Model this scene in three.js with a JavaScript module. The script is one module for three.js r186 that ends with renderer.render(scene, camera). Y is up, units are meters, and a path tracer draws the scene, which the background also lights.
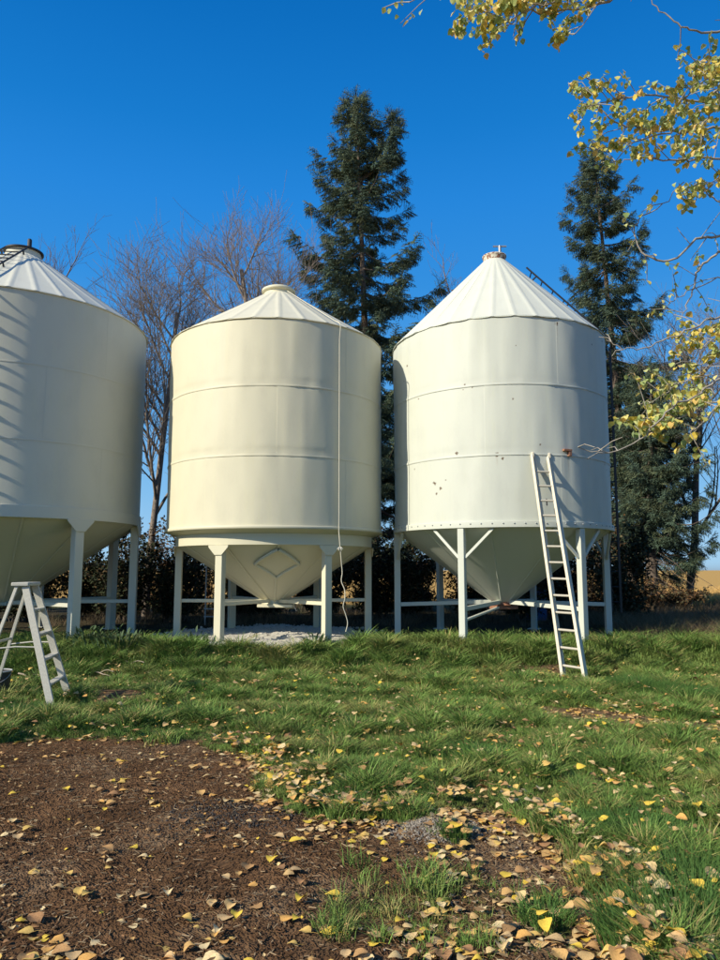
import * as THREE from 'three';
import { mergeGeometries } from 'three/addons/utils/BufferGeometryUtils.js';
import { RoundedBoxGeometry } from 'three/addons/geometries/RoundedBoxGeometry.js';
import { createNoise2D, createNoise3D } from 'simplex-noise';

// ------------------------------------------------------------------ camera, sky, sun, exposure
const PITCH = 7.1 * Math.PI / 180, EYE = 1.6, FPX = 720;              // focal length in pixels of a 720x960 frame
const scene = new THREE.Scene();
const camera = new THREE.PerspectiveCamera(2 * Math.atan(480 / FPX) * 180 / Math.PI, 0.75, 0.1, 4000);
camera.position.set(0, EYE, 0);
camera.rotation.set(PITCH, 0, 0);
const renderer = new THREE.WebGLRenderer({ antialias: true });
renderer.toneMapping = THREE.LinearToneMapping;
renderer.toneMappingExposure = 1.12;
renderer.shadowMap.enabled = true;

const SUN_AZ = -58.5 * Math.PI / 180, SUN_EL = 31 * Math.PI / 180;      // azimuth from +z (towards the viewer), negative = left
const sunDir = new THREE.Vector3(Math.sin(SUN_AZ) * Math.cos(SUN_EL), Math.sin(SUN_EL), Math.cos(SUN_AZ) * Math.cos(SUN_EL));
const sun = new THREE.DirectionalLight(new THREE.Color().setRGB(1, 0.915, 0.74), 5.0);
sun.name = 'sun';
sun.position.copy(sunDir).multiplyScalar(80);
sun.castShadow = true;
sun.shadow.camera.left = -30; sun.shadow.camera.right = 30; sun.shadow.camera.top = 30; sun.shadow.camera.bottom = -30; sun.shadow.camera.far = 200;
sun.shadow.mapSize.set(4096, 4096);
scene.add(sun, sun.target);
{
  const w = 512, h = 256, d = new Float32Array(w * h * 4);
  const key = [[0, [0.38, 0.62, 0.83]], [6, [0.22, 0.50, 0.82]], [13, [0.10, 0.37, 0.78]], [22, [0.034, 0.27, 0.72]], [28, [0.019, 0.232, 0.69]], [33, [0.009, 0.192, 0.60]], [40, [0.004, 0.148, 0.505]], [55, [0.003, 0.095, 0.35]], [90, [0.003, 0.06, 0.25]]];
  const v = new THREE.Vector3();
  for (let j = 0; j < h; j++) for (let i = 0; i < w; i++) {
    const el = ((j + 0.5) / h - 0.5) * 180, a = ((i + 0.5) / w - 0.5) * 2 * Math.PI;
    let c;
    if (el <= 0) c = [0.24, 0.3, 0.36];
    else {
      let k = 0; while (k < key.length - 2 && el > key[k + 1][0]) k++;
      let t = (el - key[k][0]) / (key[k + 1][0] - key[k][0]); t = Math.min(1, Math.max(0, t));
      c = key[k][1].map((x, n) => (x + (key[k + 1][1][n] - x) * t) * 0.93);
      const e = el * Math.PI / 180;
      v.set(Math.cos(e) * Math.cos(a), Math.sin(e), Math.cos(e) * Math.sin(a));
      const g = Math.max(0, v.dot(sunDir)), glow = 0.5 * Math.pow(g, 12) + 0.9 * Math.pow(g, 80);
      c = [c[0] + glow * 1.0, c[1] + glow * 0.95, c[2] + glow * 0.85];
    }
    d.set([c[0], c[1], c[2], 1], (j * w + i) * 4);
  }
  const sky = new THREE.DataTexture(d, w, h, THREE.RGBAFormat, THREE.FloatType);
  sky.mapping = THREE.EquirectangularReflectionMapping; sky.magFilter = THREE.LinearFilter; sky.minFilter = THREE.LinearFilter; sky.wrapS = THREE.RepeatWrapping; sky.needsUpdate = true;
  scene.background = sky; scene.environment = sky;
}

// ------------------------------------------------------------------ helpers
function rng(seed) { let a = seed >>> 0; return () => { a = (a + 0x6D2B79F5) >>> 0; let t = a; t = Math.imul(t ^ (t >>> 15), t | 1); t ^= t + Math.imul(t ^ (t >>> 7), t | 61); return ((t ^ (t >>> 14)) >>> 0) / 4294967296; }; }
const n2 = createNoise2D(rng(11)), n2b = createNoise2D(rng(12)), n3 = createNoise3D(rng(13));
const fbm = (x, y, o = 4) => { let s = 0, a = 0.5, f = 1; for (let i = 0; i < o; i++) { s += a * n2(x * f, y * f); a *= 0.5; f *= 2.03; } return s; };
const clamp = (x, a = 0, b = 1) => Math.min(b, Math.max(a, x));
const sstep = (a, b, x) => { const t = clamp((x - a) / (b - a)); return t * t * (3 - 2 * t); };
const V = (x, y, z) => new THREE.Vector3(x, y, z);
const CP = Math.cos(PITCH), SP = Math.sin(PITCH);
const ray = (px, py) => { const u = px - 360, v = 480 - py; return V(u, FPX * SP + v * CP, -(FPX * CP - v * SP)); };
const at = (px, py, depth) => { const r = ray(px, py); return r.multiplyScalar(depth / -r.z).add(V(0, EYE, 0)); };
const groundPx = (px, py, h = 0) => { const r = ray(px, py); return r.multiplyScalar((h - EYE) / r.y).add(V(0, EYE, 0)); };

const used = {};
function numbered(n) { const k = used[n] = (used[n] ?? -1) + 1; return k ? n + '_' + String(k).padStart(3, '0') : n; }
function tag(o, label, category, group, kind) {
  if (label) o.userData.label = label; if (category) o.userData.category = category; if (group) o.userData.group = group; if (kind) o.userData.kind = kind; return o;
}
function thing(name, label, category, p = V(0, 0, 0), group) { const g = new THREE.Group(); g.name = numbered(name); g.position.copy(p); scene.add(g); return tag(g, label, category, group); }
function mesh(name, geo, mat, parent) {
  const m = new THREE.Mesh(geo, mat); m.castShadow = m.receiveShadow = true;
  m.name = parent ? name : numbered(name); (parent || scene).add(m); return m;
}
function surf(f, nu, nv, uvf) {                    // parametric sheet, u and v in 0..1, normal = du x dv
  const P = [], N = [], U = [], I = [], e = 1e-3, a = V(), b = V(), c = V(), d = V();
  for (let j = 0; j <= nv; j++) for (let i = 0; i <= nu; i++) {
    const u = i / nu, v = j / nv;
    P.push(...f(u, v));
    a.set(...f(u + e, v)); b.set(...f(u - e, v)); c.set(...f(u, v + e)); d.set(...f(u, v - e));
    a.sub(b); c.sub(d); a.cross(c).normalize(); N.push(a.x, a.y, a.z);
    U.push(...(uvf ? uvf(u, v) : [u, v]));
    if (i < nu && j < nv) { const k = j * (nu + 1) + i; I.push(k, k + 1, k + nu + 2, k, k + nu + 2, k + nu + 1); }
  }
  const g = new THREE.BufferGeometry();
  g.setAttribute('position', new THREE.Float32BufferAttribute(P, 3)); g.setAttribute('normal', new THREE.Float32BufferAttribute(N, 3)); g.setAttribute('uv', new THREE.Float32BufferAttribute(U, 2)); g.setIndex(I);
  return g;
}
function beam(p, q, w, d, side = V(0, 0, 1), r = 0.006) {      // rounded bar from p to q; w across, d along side
  const L = p.distanceTo(q), g = new RoundedBoxGeometry(w, L, d, 1, Math.min(r, w / 3, d / 3));
  const y = q.clone().sub(p).normalize(), x = V().crossVectors(y, side).normalize(), z = V().crossVectors(x, y);
  const m = new THREE.Matrix4().makeBasis(x, y, z).setPosition(p.clone().add(q).multiplyScalar(0.5));
  return g.applyMatrix4(m);
}
function tube(pts, radii, sides = 6) {
  const P = [], N = [], U = [], I = []; const n = pts.length; let len = 0;
  let prev = V(0.3, 0.1, 0.95);
  const t = V(), x = V(), y = V();
  for (let i = 0; i < n; i++) {
    t.copy(pts[Math.min(i + 1, n - 1)]).sub(pts[Math.max(i - 1, 0)]).normalize();
    x.copy(prev).addScaledVector(t, -prev.dot(t)); if (x.lengthSq() < 1e-4) x.set(t.y, -t.x, 0.01); x.normalize(); prev = x.clone(); y.crossVectors(t, x);
    if (i) len += pts[i].distanceTo(pts[i - 1]);
    const r = Array.isArray(radii) ? radii[i] : radii;
    for (let k = 0; k <= sides; k++) {
      const a = k / sides * 2 * Math.PI, c = Math.cos(a), s = Math.sin(a), nx = x.x * c + y.x * s, ny = x.y * c + y.y * s, nz = x.z * c + y.z * s;
      P.push(pts[i].x + nx * r, pts[i].y + ny * r, pts[i].z + nz * r); N.push(nx, ny, nz); U.push(k / sides, len);
      if (i < n - 1 && k < sides) { const q = i * (sides + 1) + k; I.push(q, q + 1, q + sides + 2, q, q + sides + 2, q + sides + 1); }
    }
  }
  const g = new THREE.BufferGeometry();
  g.setAttribute('position', new THREE.Float32BufferAttribute(P, 3)); g.setAttribute('normal', new THREE.Float32BufferAttribute(N, 3)); g.setAttribute('uv', new THREE.Float32BufferAttribute(U, 2)); g.setIndex(I);
  return g;
}
const lathe = (prof, seg = 40) => new THREE.LatheGeometry(prof.map(p => new THREE.Vector2(...p)), seg);
const curve = (pts, n) => new THREE.CatmullRomCurve3(pts).getPoints(n);
const rgb = (r, g, b) => new THREE.Color().setRGB(r, g, b);
const mat = (r, g, b, rough = 0.8, extra = {}) => new THREE.MeshPhysicalMaterial({ specularIntensity: rough > 0.75 ? 0.15 : 1, color: rgb(r, g, b), roughness: rough, side: THREE.DoubleSide, ...extra });
function texture(w, h, fn, repeat, srgb = true) {               // fn(u, v) -> linear rgb
  const d = new Uint8Array(w * h * 4), enc = srgb ? x => 255 * (x <= 0.0031308 ? 12.92 * x : 1.055 * Math.pow(Math.max(0, x), 1 / 2.4) - 0.055) : x => 255 * x;
  for (let j = 0; j < h; j++) for (let i = 0; i < w; i++) { const c = fn((i + 0.5) / w, (j + 0.5) / h), k = (j * w + i) * 4; d[k] = clamp(enc(c[0]), 0, 255); d[k + 1] = clamp(enc(c[1]), 0, 255); d[k + 2] = clamp(enc(c[2]), 0, 255); d[k + 3] = 255; }
  const t = new THREE.DataTexture(d, w, h, THREE.RGBAFormat); if (srgb) t.colorSpace = THREE.SRGBColorSpace;
  t.magFilter = THREE.LinearFilter; t.minFilter = THREE.LinearFilter; t.wrapS = t.wrapT = THREE.RepeatWrapping; if (repeat) t.repeat.set(...repeat); t.needsUpdate = true; return t;
}
function scatter(name, geo, material, items, parent) {          // items: [x,y,z, rotY, tiltX, tiltZ, sx, sy, sz, color]
  const im = new THREE.InstancedMesh(geo, material, items.length); im.castShadow = im.receiveShadow = true;
  const o = new THREE.Object3D(); o.rotation.order = 'YXZ';
  items.forEach((t, i) => {
    o.position.set(t[0], t[1], t[2]);
    if (t.q) o.quaternion.copy(t.q); else o.rotation.set(t[4], t[3], t[5]);
    o.scale.set(t[6], t[7], t[8]); o.updateMatrix(); im.setMatrixAt(i, o.matrix); if (t[9]) im.setColorAt(i, t[9]);
  });
  im.name = parent ? name : numbered(name); im.userData.kind = 'stuff'; (parent || scene).add(im); return im;
}

// ------------------------------------------------------------------ where is what on the ground
const poly = pts => pts.map(p => { const g = groundPx(p[0], p[1]); return [g.x, g.z]; });
const DIRT = poly([[-420, 752], [-120, 748], [0, 742], [60, 737], [130, 738], [200, 741], [250, 752], [285, 772], [278, 796], [325, 815], [380, 826], [430, 812], [480, 808], [530, 824], [570, 846], [615, 872], [640, 902], [628, 935], [640, 1000], [650, 1300], [-600, 1300], [-600, 800]]);
const PATH = poly([[525, 704], [580, 708], [640, 717], [720, 723], [860, 728], [860, 750], [720, 740], [650, 733], [590, 723], [540, 716]]);
const MOUND = poly([[72, 697], [115, 693], [155, 698], [150, 709], [100, 711]]);
const SPOT = poly([[510, 670], [560, 673], [575, 681], [520, 680]]);
const SPOT2 = poly([[10, 700], [45, 697], [60, 716], [20, 722]]);
function pdist(p, x, z) {                                       // signed distance, positive inside
  let inside = false, best = 1e9;
  for (let i = 0, j = p.length - 1; i < p.length; j = i++) {
    const [x1, z1] = p[i], [x2, z2] = p[j];
    if ((z1 > z) !== (z2 > z) && x < (x2 - x1) * (z - z1) / (z2 - z1) + x1) inside = !inside;
    const dx = x2 - x1, dz = z2 - z1, t = clamp(((x - x1) * dx + (z - z1) * dz) / (dx * dx + dz * dz)), ex = x - x1 - dx * t, ez = z - z1 - dz * t, q = ex * ex + ez * ez;
    if (q < best) best = q;
  }
  return (inside ? 1 : -1) * Math.sqrt(best);
}
const ISLES = [[470, 893, 0.24, 0.3], [395, 905, 0.3, 0.26], [545, 918, 0.13, 0.8], [350, 922, 0.16, 0.3], [455, 838, 0.1, 0.7], [360, 865, 0.08, 0.3], [425, 942, 0.16, 0.25], [545, 955, 0.14, 0.2], [690, 560, 0, 0], [480, 940, 0.1, 0.5]].map(([x, y, r, s]) => { const g = groundPx(x, y); return [g.x, g.z, r, s]; });
function dirtAt(x, z) {                                         // 1 bare earth .. 0 grass
  const w = 0.28 * fbm(x * 1.1 + 5, z * 1.1, 4);
  let d = sstep(-0.16, 0.2, pdist(DIRT, x, z) + w);
  d = Math.max(d, 0.95 * sstep(-0.12, 0.15, pdist(PATH, x, z) + w * 0.8), sstep(-0.1, 0.12, pdist(MOUND, x, z) + w * 0.5), 0.8 * sstep(-0.1, 0.12, pdist(SPOT, x, z) + w * 0.5), 0.8 * sstep(-0.1, 0.12, pdist(SPOT2, x, z) + w * 0.6));
  for (const [ix, iz, r, s] of ISLES) { const q = Math.hypot((x - ix), (z - iz) * 0.75); if (q < r * 1.6) d *= 1 - s * sstep(r * 1.3, r * 0.3, q + 0.1 * n2(x * 7, z * 7)); }
  return d;
}
const DG = { x0: -15, z0: -17, s: 0.05, w: 601, h: 401 };
DG.a = new Float32Array(DG.w * DG.h);
for (let j = 0; j < DG.h; j++) for (let i = 0; i < DG.w; i++) DG.a[j * DG.w + i] = dirtAt(DG.x0 + i * DG.s, DG.z0 + j * DG.s);
function dirt(x, z) {
  const fx = (x - DG.x0) / DG.s, fz = (z - DG.z0) / DG.s; if (fx < 0 || fz < 0 || fx >= DG.w - 1 || fz >= DG.h - 1) return 0;
  const i = fx | 0, j = fz | 0, u = fx - i, v = fz - j, k = j * DG.w + i, a = DG.a;
  return (a[k] * (1 - u) + a[k + 1] * u) * (1 - v) + (a[k + DG.w] * (1 - u) + a[k + DG.w + 1] * u) * v;
}
function height(x, z) {
  let h = 0.27 * sstep(-11.2, -12.3, z + 0.25 * n2(x * 0.35, 3.3));
  const near = sstep(-26, -16, z);
  h += near * (0.03 * n2(x * 0.45, z * 0.45) + 0.012 * n2(x * 1.7, z * 1.7) + 0.006 * n2b(x * 6, z * 6));
  const m = pdist(MOUND, x, z); if (m > -0.3) h += 0.09 * sstep(-0.3, 0.25, m);
  const gp = groundPx(430, 828); const gd = Math.hypot(x - gp.x, z - gp.z); h += 0.055 * Math.exp(-gd * gd / 0.03);
  const gq = groundPx(225, 818); const ge = Math.hypot(x - gq.x, z - gq.z); h += 0.035 * Math.exp(-ge * ge / 0.12);
  return h;
}
const BINS = [
  { key: 'left', d: 16.0, ang: -26.1, R: 2.53, y0: 2.49, y1: 6.5, apex: 8.05, capR: 0.34, tip: 0.95, tipR: 0.22 },
  { key: 'mid', d: 14.58, ang: -6.7, R: 2.13, y0: 2.33, y1: 6.07, apex: 7.27, capR: 0.3, tip: 0.97, tipR: 0.2 },
  { key: 'right', d: 14.74, ang: 11.06, R: 2.13, y0: 2.33, y1: 6.1, apex: 8.02, capR: 0.22, tip: 0.95, tipR: 0.2 },
];
for (const b of BINS) { const a = b.ang * Math.PI / 180; b.x = b.d * Math.sin(a); b.z = -b.d * Math.cos(a); b.face = Math.atan2(-b.x, -b.z); b.g = 0.27; }

// ------------------------------------------------------------------ setting: field and yard ground
{
  const fieldMap = texture(512, 512, (u, v) => {
    const x = u * 60, y = v * 60, s = 0.5 + 0.5 * fbm(x * 0.5, y * 2.2, 5), r = 0.5 + 0.5 * n2(x * 9, y * 9);
    const k = 0.72 + 0.35 * s + 0.16 * (r - 0.5);
    return [0.62 * k, 0.37 * k, 0.11 * k];
  }, [60, 60]);
  const g = new THREE.PlaneGeometry(3600, 3600, 40, 40).rotateX(-Math.PI / 2);
  const field = mesh('field', g, new THREE.MeshPhysicalMaterial({ map: fieldMap, roughness: 1, specularIntensity: 0.1 }));
  field.position.y = -0.12; field.userData.kind = 'structure';
  const K = 2.0, A = 24 / Math.sinh(K), W0 = 0.6, W1 = 52;
  const ux = u => A * Math.sinh(K * (2 * u - 1)), vz = v => 3 - W0 * Math.pow(W1 / W0, v);
  const S = 1536;
  const yardMap = texture(S, S, (u, v) => {
    const x = ux(u), z = vz(v);
    const d = dirt(x, z);
    const f1 = fbm(x * 0.9, z * 0.9, 4), f2 = fbm(x * 7 + 9, z * 7, 4), hi = n2b(x * 60, z * 60) * 0.5 + n2(x * 26, z * 26) * 0.5, hf = n2(x * 130, z * 130);
    const k = 1 + 0.5 * f1 + 0.42 * f2 + 0.26 * hi + 0.16 * hf;
    let soil = [0.138 * k, 0.076 * k, 0.038 * k];
    const pale = sstep(0.0, 0.55, n2(x * 0.6 + 20, z * 0.6) * 0.5 + n2(x * 2.3, z * 2.3 + 7) * 0.35 + 0.6 * sstep(0.1, 0.9, x));
    soil = soil.map((c, i) => c + pale * ([0.25, 0.165, 0.095][i] * (0.85 + 0.25 * f2 + 0.2 * hi) - c) * 0.75);
    const straw = sstep(0.45, 0.7, n2(x * 3 + 40, z * 55)) * sstep(-0.1, 0.4, n2(x * 1.1, z * 1.1 + 30));
    soil = soil.map((c, i) => c + straw * 0.35 * ([0.26, 0.17, 0.09][i] - c));
    const thatch = 0.8 + 0.5 * f2 + 0.3 * hi;
    let gr = [0.085 * thatch, 0.085 * thatch, 0.034 * thatch];
    const dry = sstep(0.1, 0.6, fbm(x * 0.5 + 3, z * 0.5, 3)); gr = gr.map((c, i) => c + dry * 0.4 * ([0.15, 0.12, 0.06][i] - c));
    // darker ground colour below the bins and the thicket, stubble beyond
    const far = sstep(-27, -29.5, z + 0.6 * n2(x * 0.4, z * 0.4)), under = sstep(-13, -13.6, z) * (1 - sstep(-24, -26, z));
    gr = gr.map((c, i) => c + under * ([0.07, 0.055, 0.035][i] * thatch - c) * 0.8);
    gr = gr.map((c, i) => c + far * ([0.6, 0.36, 0.11][i] * (0.9 + 0.2 * f1) - c));
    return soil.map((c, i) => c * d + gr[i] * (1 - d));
  });
  const bump = texture(512, 512, (u, v) => { const a = u * Math.PI * 2, b = v * Math.PI * 2; const q = (f, o) => n3(Math.cos(a) * f + o, Math.sin(a) * f + Math.cos(b) * f, Math.sin(b) * f); const s = 0.5 + 0.22 * q(4, 0) + 0.2 * q(14, 9) + 0.16 * q(40, 5); return [s, s, s]; }, [1, 1], false);
  bump.channel = 1;
  const NU = 300, NV = 300, P = [], U = [], U1 = [], I = [];
  for (let j = 0; j <= NV; j++) for (let i = 0; i <= NU; i++) {
    const u = i / NU, v = j / NV, x = ux(u), z = vz(v);
    const edge = Math.max(sstep(18, 24, Math.abs(x)), sstep(-40, -49, z), sstep(1.5, 2.4, z));
    P.push(x, height(x, z) * (1 - edge) - 0.2 * edge, z); U.push(u, v); U1.push(x / 1.5, z / 1.5);
    if (i < NU && j < NV) { const k = j * (NU + 1) + i; I.push(k, k + 1, k + NU + 2, k, k + NU + 2, k + NU + 1); }
  }
  const yg = new THREE.BufferGeometry();
  yg.setAttribute('position', new THREE.Float32BufferAttribute(P, 3)); yg.setAttribute('uv', new THREE.Float32BufferAttribute(U, 2)); yg.setAttribute('uv1', new THREE.Float32BufferAttribute(U1, 2)); yg.setIndex(I); yg.computeVertexNormals();
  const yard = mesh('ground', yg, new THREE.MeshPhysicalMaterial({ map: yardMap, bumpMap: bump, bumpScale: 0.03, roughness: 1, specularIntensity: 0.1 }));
  yard.userData.kind = 'structure';
}

// ------------------------------------------------------------------ grain bins
function wallTexture(seed, streak, chips) {
  const na = createNoise2D(rng(seed)), nb = createNoise2D(rng(seed + 1));
  return texture(1024, 256, (u, v) => {
    const a = u * Math.PI * 2, cx = Math.cos(a) * 2, cz = Math.sin(a) * 2;
    const s = n3(cx * 7, v * 0.9 + seed, cz * 7), s2 = n3(cx * 26, v * 1.6, cz * 26 + seed), f = n3(cx * 3, v * 6 + seed, cz * 3), g = n3(cx * 30, v * 30 + seed, cz * 30);
    let k = 1 + streak * (0.5 * s + 0.5 * s2 * sstep(-0.2, 0.6, s)) + 0.035 * f + 0.015 * g;
    let c = [k, k * (1 - 0.01 * Math.max(0, s2)), k * (1 - 0.035 * Math.max(0, s))];
    for (const [cu, cv, r, lng] of chips) {
      let du = Math.abs(u - cu); du = Math.min(du, 1 - du) * 13.4; const dv = (v - cv) * 3.7; if (du > 0.5 || Math.abs(dv) > 1.2) continue;
      const q = Math.hypot(du, dv) / r + 0.55 * n2(u * 700, v * 200);
      const m = sstep(1.1, 0.7, q); if (m > 0) c = c.map((x, i) => x + m * ([0.16, 0.085, 0.05][i] - x));
      if (lng && dv < 0 && dv > -lng) { const m2 = 0.4 * sstep(r * 0.8, 0, du + 0.01 * n2(v * 60, u * 400)) * (1 + dv / lng); if (m2 > 0) c = c.map((x, i) => x + m2 * ([0.42, 0.28, 0.18][i] - x)); }
    }
    return c;
  });
}
function ladderOn(parent, b, th, yTop, yBot, off, width, M, rail, rung = 0.013) {   // vertical ladder standing off the wall
  const lad = new THREE.Group(); lad.name = 'wall_ladder'; parent.add(lad);
  const n = V(Math.sin(th), 0, Math.cos(th)), t = V(Math.cos(th), 0, -Math.sin(th));
  const p = (s, y) => n.clone().multiplyScalar(b.R + off).addScaledVector(t, s * width / 2).setY(y - b.g);
  for (const s of [-1, 1]) mesh('rail', beam(p(s, yBot), p(s, yTop), rail, rail * 1.6, n), M, lad);
  for (let y = yBot + 0.2; y < yTop - 0.05; y += 0.305) mesh('rung', tube([p(-1, y), p(1, y)], rung, 8), M, lad);
  for (let y = b.y0 + 0.5; y < b.y1; y += 1.5) for (const s of [-1, 1]) { const q = p(s, y); mesh('standoff', beam(q, q.clone().addScaledVector(n, -off - 0.01), 0.03, 0.02, V(0, 1, 0)), M, lad); }
  return lad;
}
function roofLadder(parent, b, th, off, width, M, rEnd, rStart) {
  const lad = new THREE.Group(); lad.name = 'roof_ladder'; parent.add(lad);
  const n = V(Math.sin(th), 0, Math.cos(th)), t = V(Math.cos(th), 0, -Math.sin(th));
  const slope = (b.apex - b.y1) / (b.R - b.capR), up = n.clone().multiplyScalar(slope).add(V(0, 1, 0)).normalize();
  const p = (s, r) => n.clone().multiplyScalar(r).setY(b.y1 + (b.R - r) * slope - b.g).addScaledVector(t, s * width / 2).addScaledVector(up, off);
  for (const s of [-1, 1]) mesh('rail', beam(p(s, rEnd), p(s, rStart), 0.024, 0.034, up), M, lad);
  for (let r = rStart + 0.1; r < rEnd; r += 0.3 / Math.sqrt(1 + slope * slope)) mesh('rung', tube([p(-1, r), p(1, r)], 0.013, 8), M, lad);
  for (const r of [rStart + 0.2, (rStart + rEnd) / 2, rEnd - 0.2]) for (const s of [-1, 1]) { const q = p(s, r); mesh('bracket', beam(q, q.clone().addScaledVector(up, -off), 0.03, 0.03, t), M, lad); }
}
function bin(b, o) {
  const root = thing('grain_bin', o.label, 'grain bin', V(b.x, b.g, b.z), 'hopper grain bins in a row');
  const Y = y => y - b.g, H = b.y1 - b.y0, tiers = 3, sheets = o.sheets;
  const nz = createNoise3D(rng(o.seed));
  const seamY = [b.y0 + H / 3, b.y0 + 2 * H / 3];
  const rad = (th, y) => {                                     // dents and rolled seams
    let r = b.R + o.dent * (0.6 * nz(Math.sin(th) * 2.2, y * 0.35, Math.cos(th) * 2.2) + 0.4 * nz(Math.sin(th) * 6, y * 0.5 + 9, Math.cos(th) * 6));
    for (const s of seamY) { const q = (y - s) / 0.028; r += (0.007 + 0.007 * nz(Math.sin(th) * 4, s, Math.cos(th) * 4)) * Math.exp(-q * q) - o.pinch * (0.5 + 0.5 * nz(Math.sin(th) * 5, s * 3, Math.cos(th) * 5)) * Math.exp(-Math.pow((y - s - 0.07) / 0.07, 2)); }
    return r;
  };
  const M = new THREE.MeshPhysicalMaterial({ color: o.paint, map: wallTexture(o.seed + 50, o.streak, o.chips || []), roughness: 0.5, specularIntensity: 0.6, side: THREE.DoubleSide });
  const P = new THREE.MeshPhysicalMaterial({ color: o.paint, roughness: 0.5, specularIntensity: 0.6, side: THREE.DoubleSide });
  const PR = new THREE.MeshPhysicalMaterial({ color: o.roofPaint || o.paint, map: wallTexture(o.seed + 80, 0.03, []), roughness: 0.6, side: THREE.DoubleSide });
  for (let k = 0; k < tiers; k++) for (let i = 0; i < sheets; i++) {
    const t0 = (i + (k % 2) * 0.5) / sheets * 2 * Math.PI + o.turn, t1 = t0 + 2 * Math.PI / sheets, ya = b.y0 + H * k / tiers, yb = b.y0 + H * (k + 1) / tiers;
    mesh('wall_sheet', surf((u, v) => { const th = t0 + (t1 - t0) * u, y = ya + (yb - ya) * v, r = rad(th, y) - o.lap * (2 - k) + 0.0035 * sstep(0.03, 0.0, u); return [Math.sin(th) * r, Y(y), Math.cos(th) * r]; }, 26, 18, (u, v) => [(t0 + (t1 - t0) * u) / (2 * Math.PI), (k + v) / 3]), M, root);
    // lapped upright joint of the sheet
    mesh('sheet_joint', surf((u, v) => { const th = t0 + (u - 0.5) * 0.04 / b.R, y = ya + (yb - ya) * v, r = rad(th, y) - o.lap * (2 - k) + 0.001 + 0.002 * Math.sin(Math.PI * clamp(u)); return [Math.sin(th) * r, Y(y), Math.cos(th) * r]; }, 4, 36), P, root);
  }
  for (let k = 1; k < tiers; k++) { const y = b.y0 + H * k / tiers; mesh('seam_band', surf((u, v) => { const th = u * 2 * Math.PI, r = rad(th, y) - o.lap * (2 - k) + 0.001 + o.lap * 0.7 * Math.sin(Math.PI * clamp(v)), yy = y - 0.014 + 0.036 * v; return [Math.sin(th) * r, Y(yy), Math.cos(th) * r]; }, 140, 4), P, root); }
  // roof of ribbed panels
  const np = o.panels, r1 = b.R + 0.025, slope = (b.apex - b.y1) / (b.R - b.capR);
  for (let i = 0; i < np; i++) {
    const t0 = i / np * 2 * Math.PI + o.turn, dt = 2 * Math.PI / np, tilt = 0.006 * Math.sin(i * 7.3);
    mesh('roof_panel', surf((u, v) => {
      const r = r1 + (b.capR - 0.03 - r1) * v, th = t0 + dt * u, w = r * dt;                // width there
      const e = Math.min(clamp(u), 1 - clamp(u)) * w, rib = o.rib * sstep(0.075, 0.012, e), sag = -0.012 * Math.sin(Math.PI * clamp(u)) * (1 - v) + tilt * Math.sin(Math.PI * v);
      const y = b.y1 + (b.R - r) * slope + rib + sag;
      return [Math.sin(th) * r, Y(y), Math.cos(th) * r];
    }, 14, 6, (u, v) => [(t0 + dt * u) / (2 * Math.PI), v]), PR, root);
  }
  mesh('eave_rim', lathe([[b.R + 0.002, Y(b.y1 - 0.03)], [b.R + 0.014, Y(b.y1 - 0.034)], [b.R + 0.02, Y(b.y1 - 0.024)], [b.R + 0.02, Y(b.y1 - 0.014)], [b.R + 0.006, Y(b.y1 - 0.004)]], 96), P, root);
  // lower ring or skirt
  let sr = b.R, sb = b.y0;
  if (o.skirt) {
    sr = b.R * 0.905; sb = b.y0 - 0.30;
    mesh('bottom_flange', lathe([[b.R - 0.005, Y(b.y0 + 0.03)], [b.R + 0.02, Y(b.y0 + 0.025)], [b.R + 0.022, Y(b.y0 - 0.025)], [b.R - 0.01, Y(b.y0 - 0.03)], [sr + 0.006, Y(b.y0 - 0.1)]], 96), P, root);
    mesh('skirt_ring', lathe([[sr + 0.004, Y(b.y0 - 0.08)], [sr + 0.008, Y(b.y0 - 0.1)], [sr + 0.008, Y(sb + 0.005)], [sr, Y(sb)], [sr - 0.04, Y(sb)]], 96), P, root);
  } else {
    sb = b.y0 - 0.0;
    mesh('bottom_ring', lathe([[b.R - 0.03, Y(b.y0 - 0.012)], [b.R + 0.02, Y(b.y0 - 0.012)], [b.R + 0.024, Y(b.y0)], [b.R + 0.024, Y(b.y0 + o.band - 0.006)], [b.R + 0.018, Y(b.y0 + o.band)], [b.R - 0.01, Y(b.y0 + o.band)]], 96), P, root);
    if (o.bolts) { const g = []; for (let i = 0; i < 72; i++) { const th = i / 72 * 2 * Math.PI; g.push(new THREE.SphereGeometry(0.014, 6, 4).translate(Math.sin(th) * (b.R + 0.025), Y(b.y0 + o.band * 0.6), Math.cos(th) * (b.R + 0.025))); } mesh('bolts', mergeGeometries(g), o.boltMat, root).userData.kind = 'stuff'; }
  }
  // hopper cone: panels with standing seams
  const nh = o.hopper, HM = o.hopperMat || P, tr = sr - 0.02;
  const cone = (th, v, lift = 0) => { const r = tr + (b.tipR - tr) * v, y = sb + 0.02 + (b.tip - sb) * v; const nl = Math.hypot(b.tip - sb, tr - b.tipR), nr = (sb - b.tip) / nl, ny = -(tr - b.tipR) / nl; return [Math.sin(th) * (r + nr * lift), Y(y) + ny * lift, Math.cos(th) * (r + nr * lift)]; };
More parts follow.
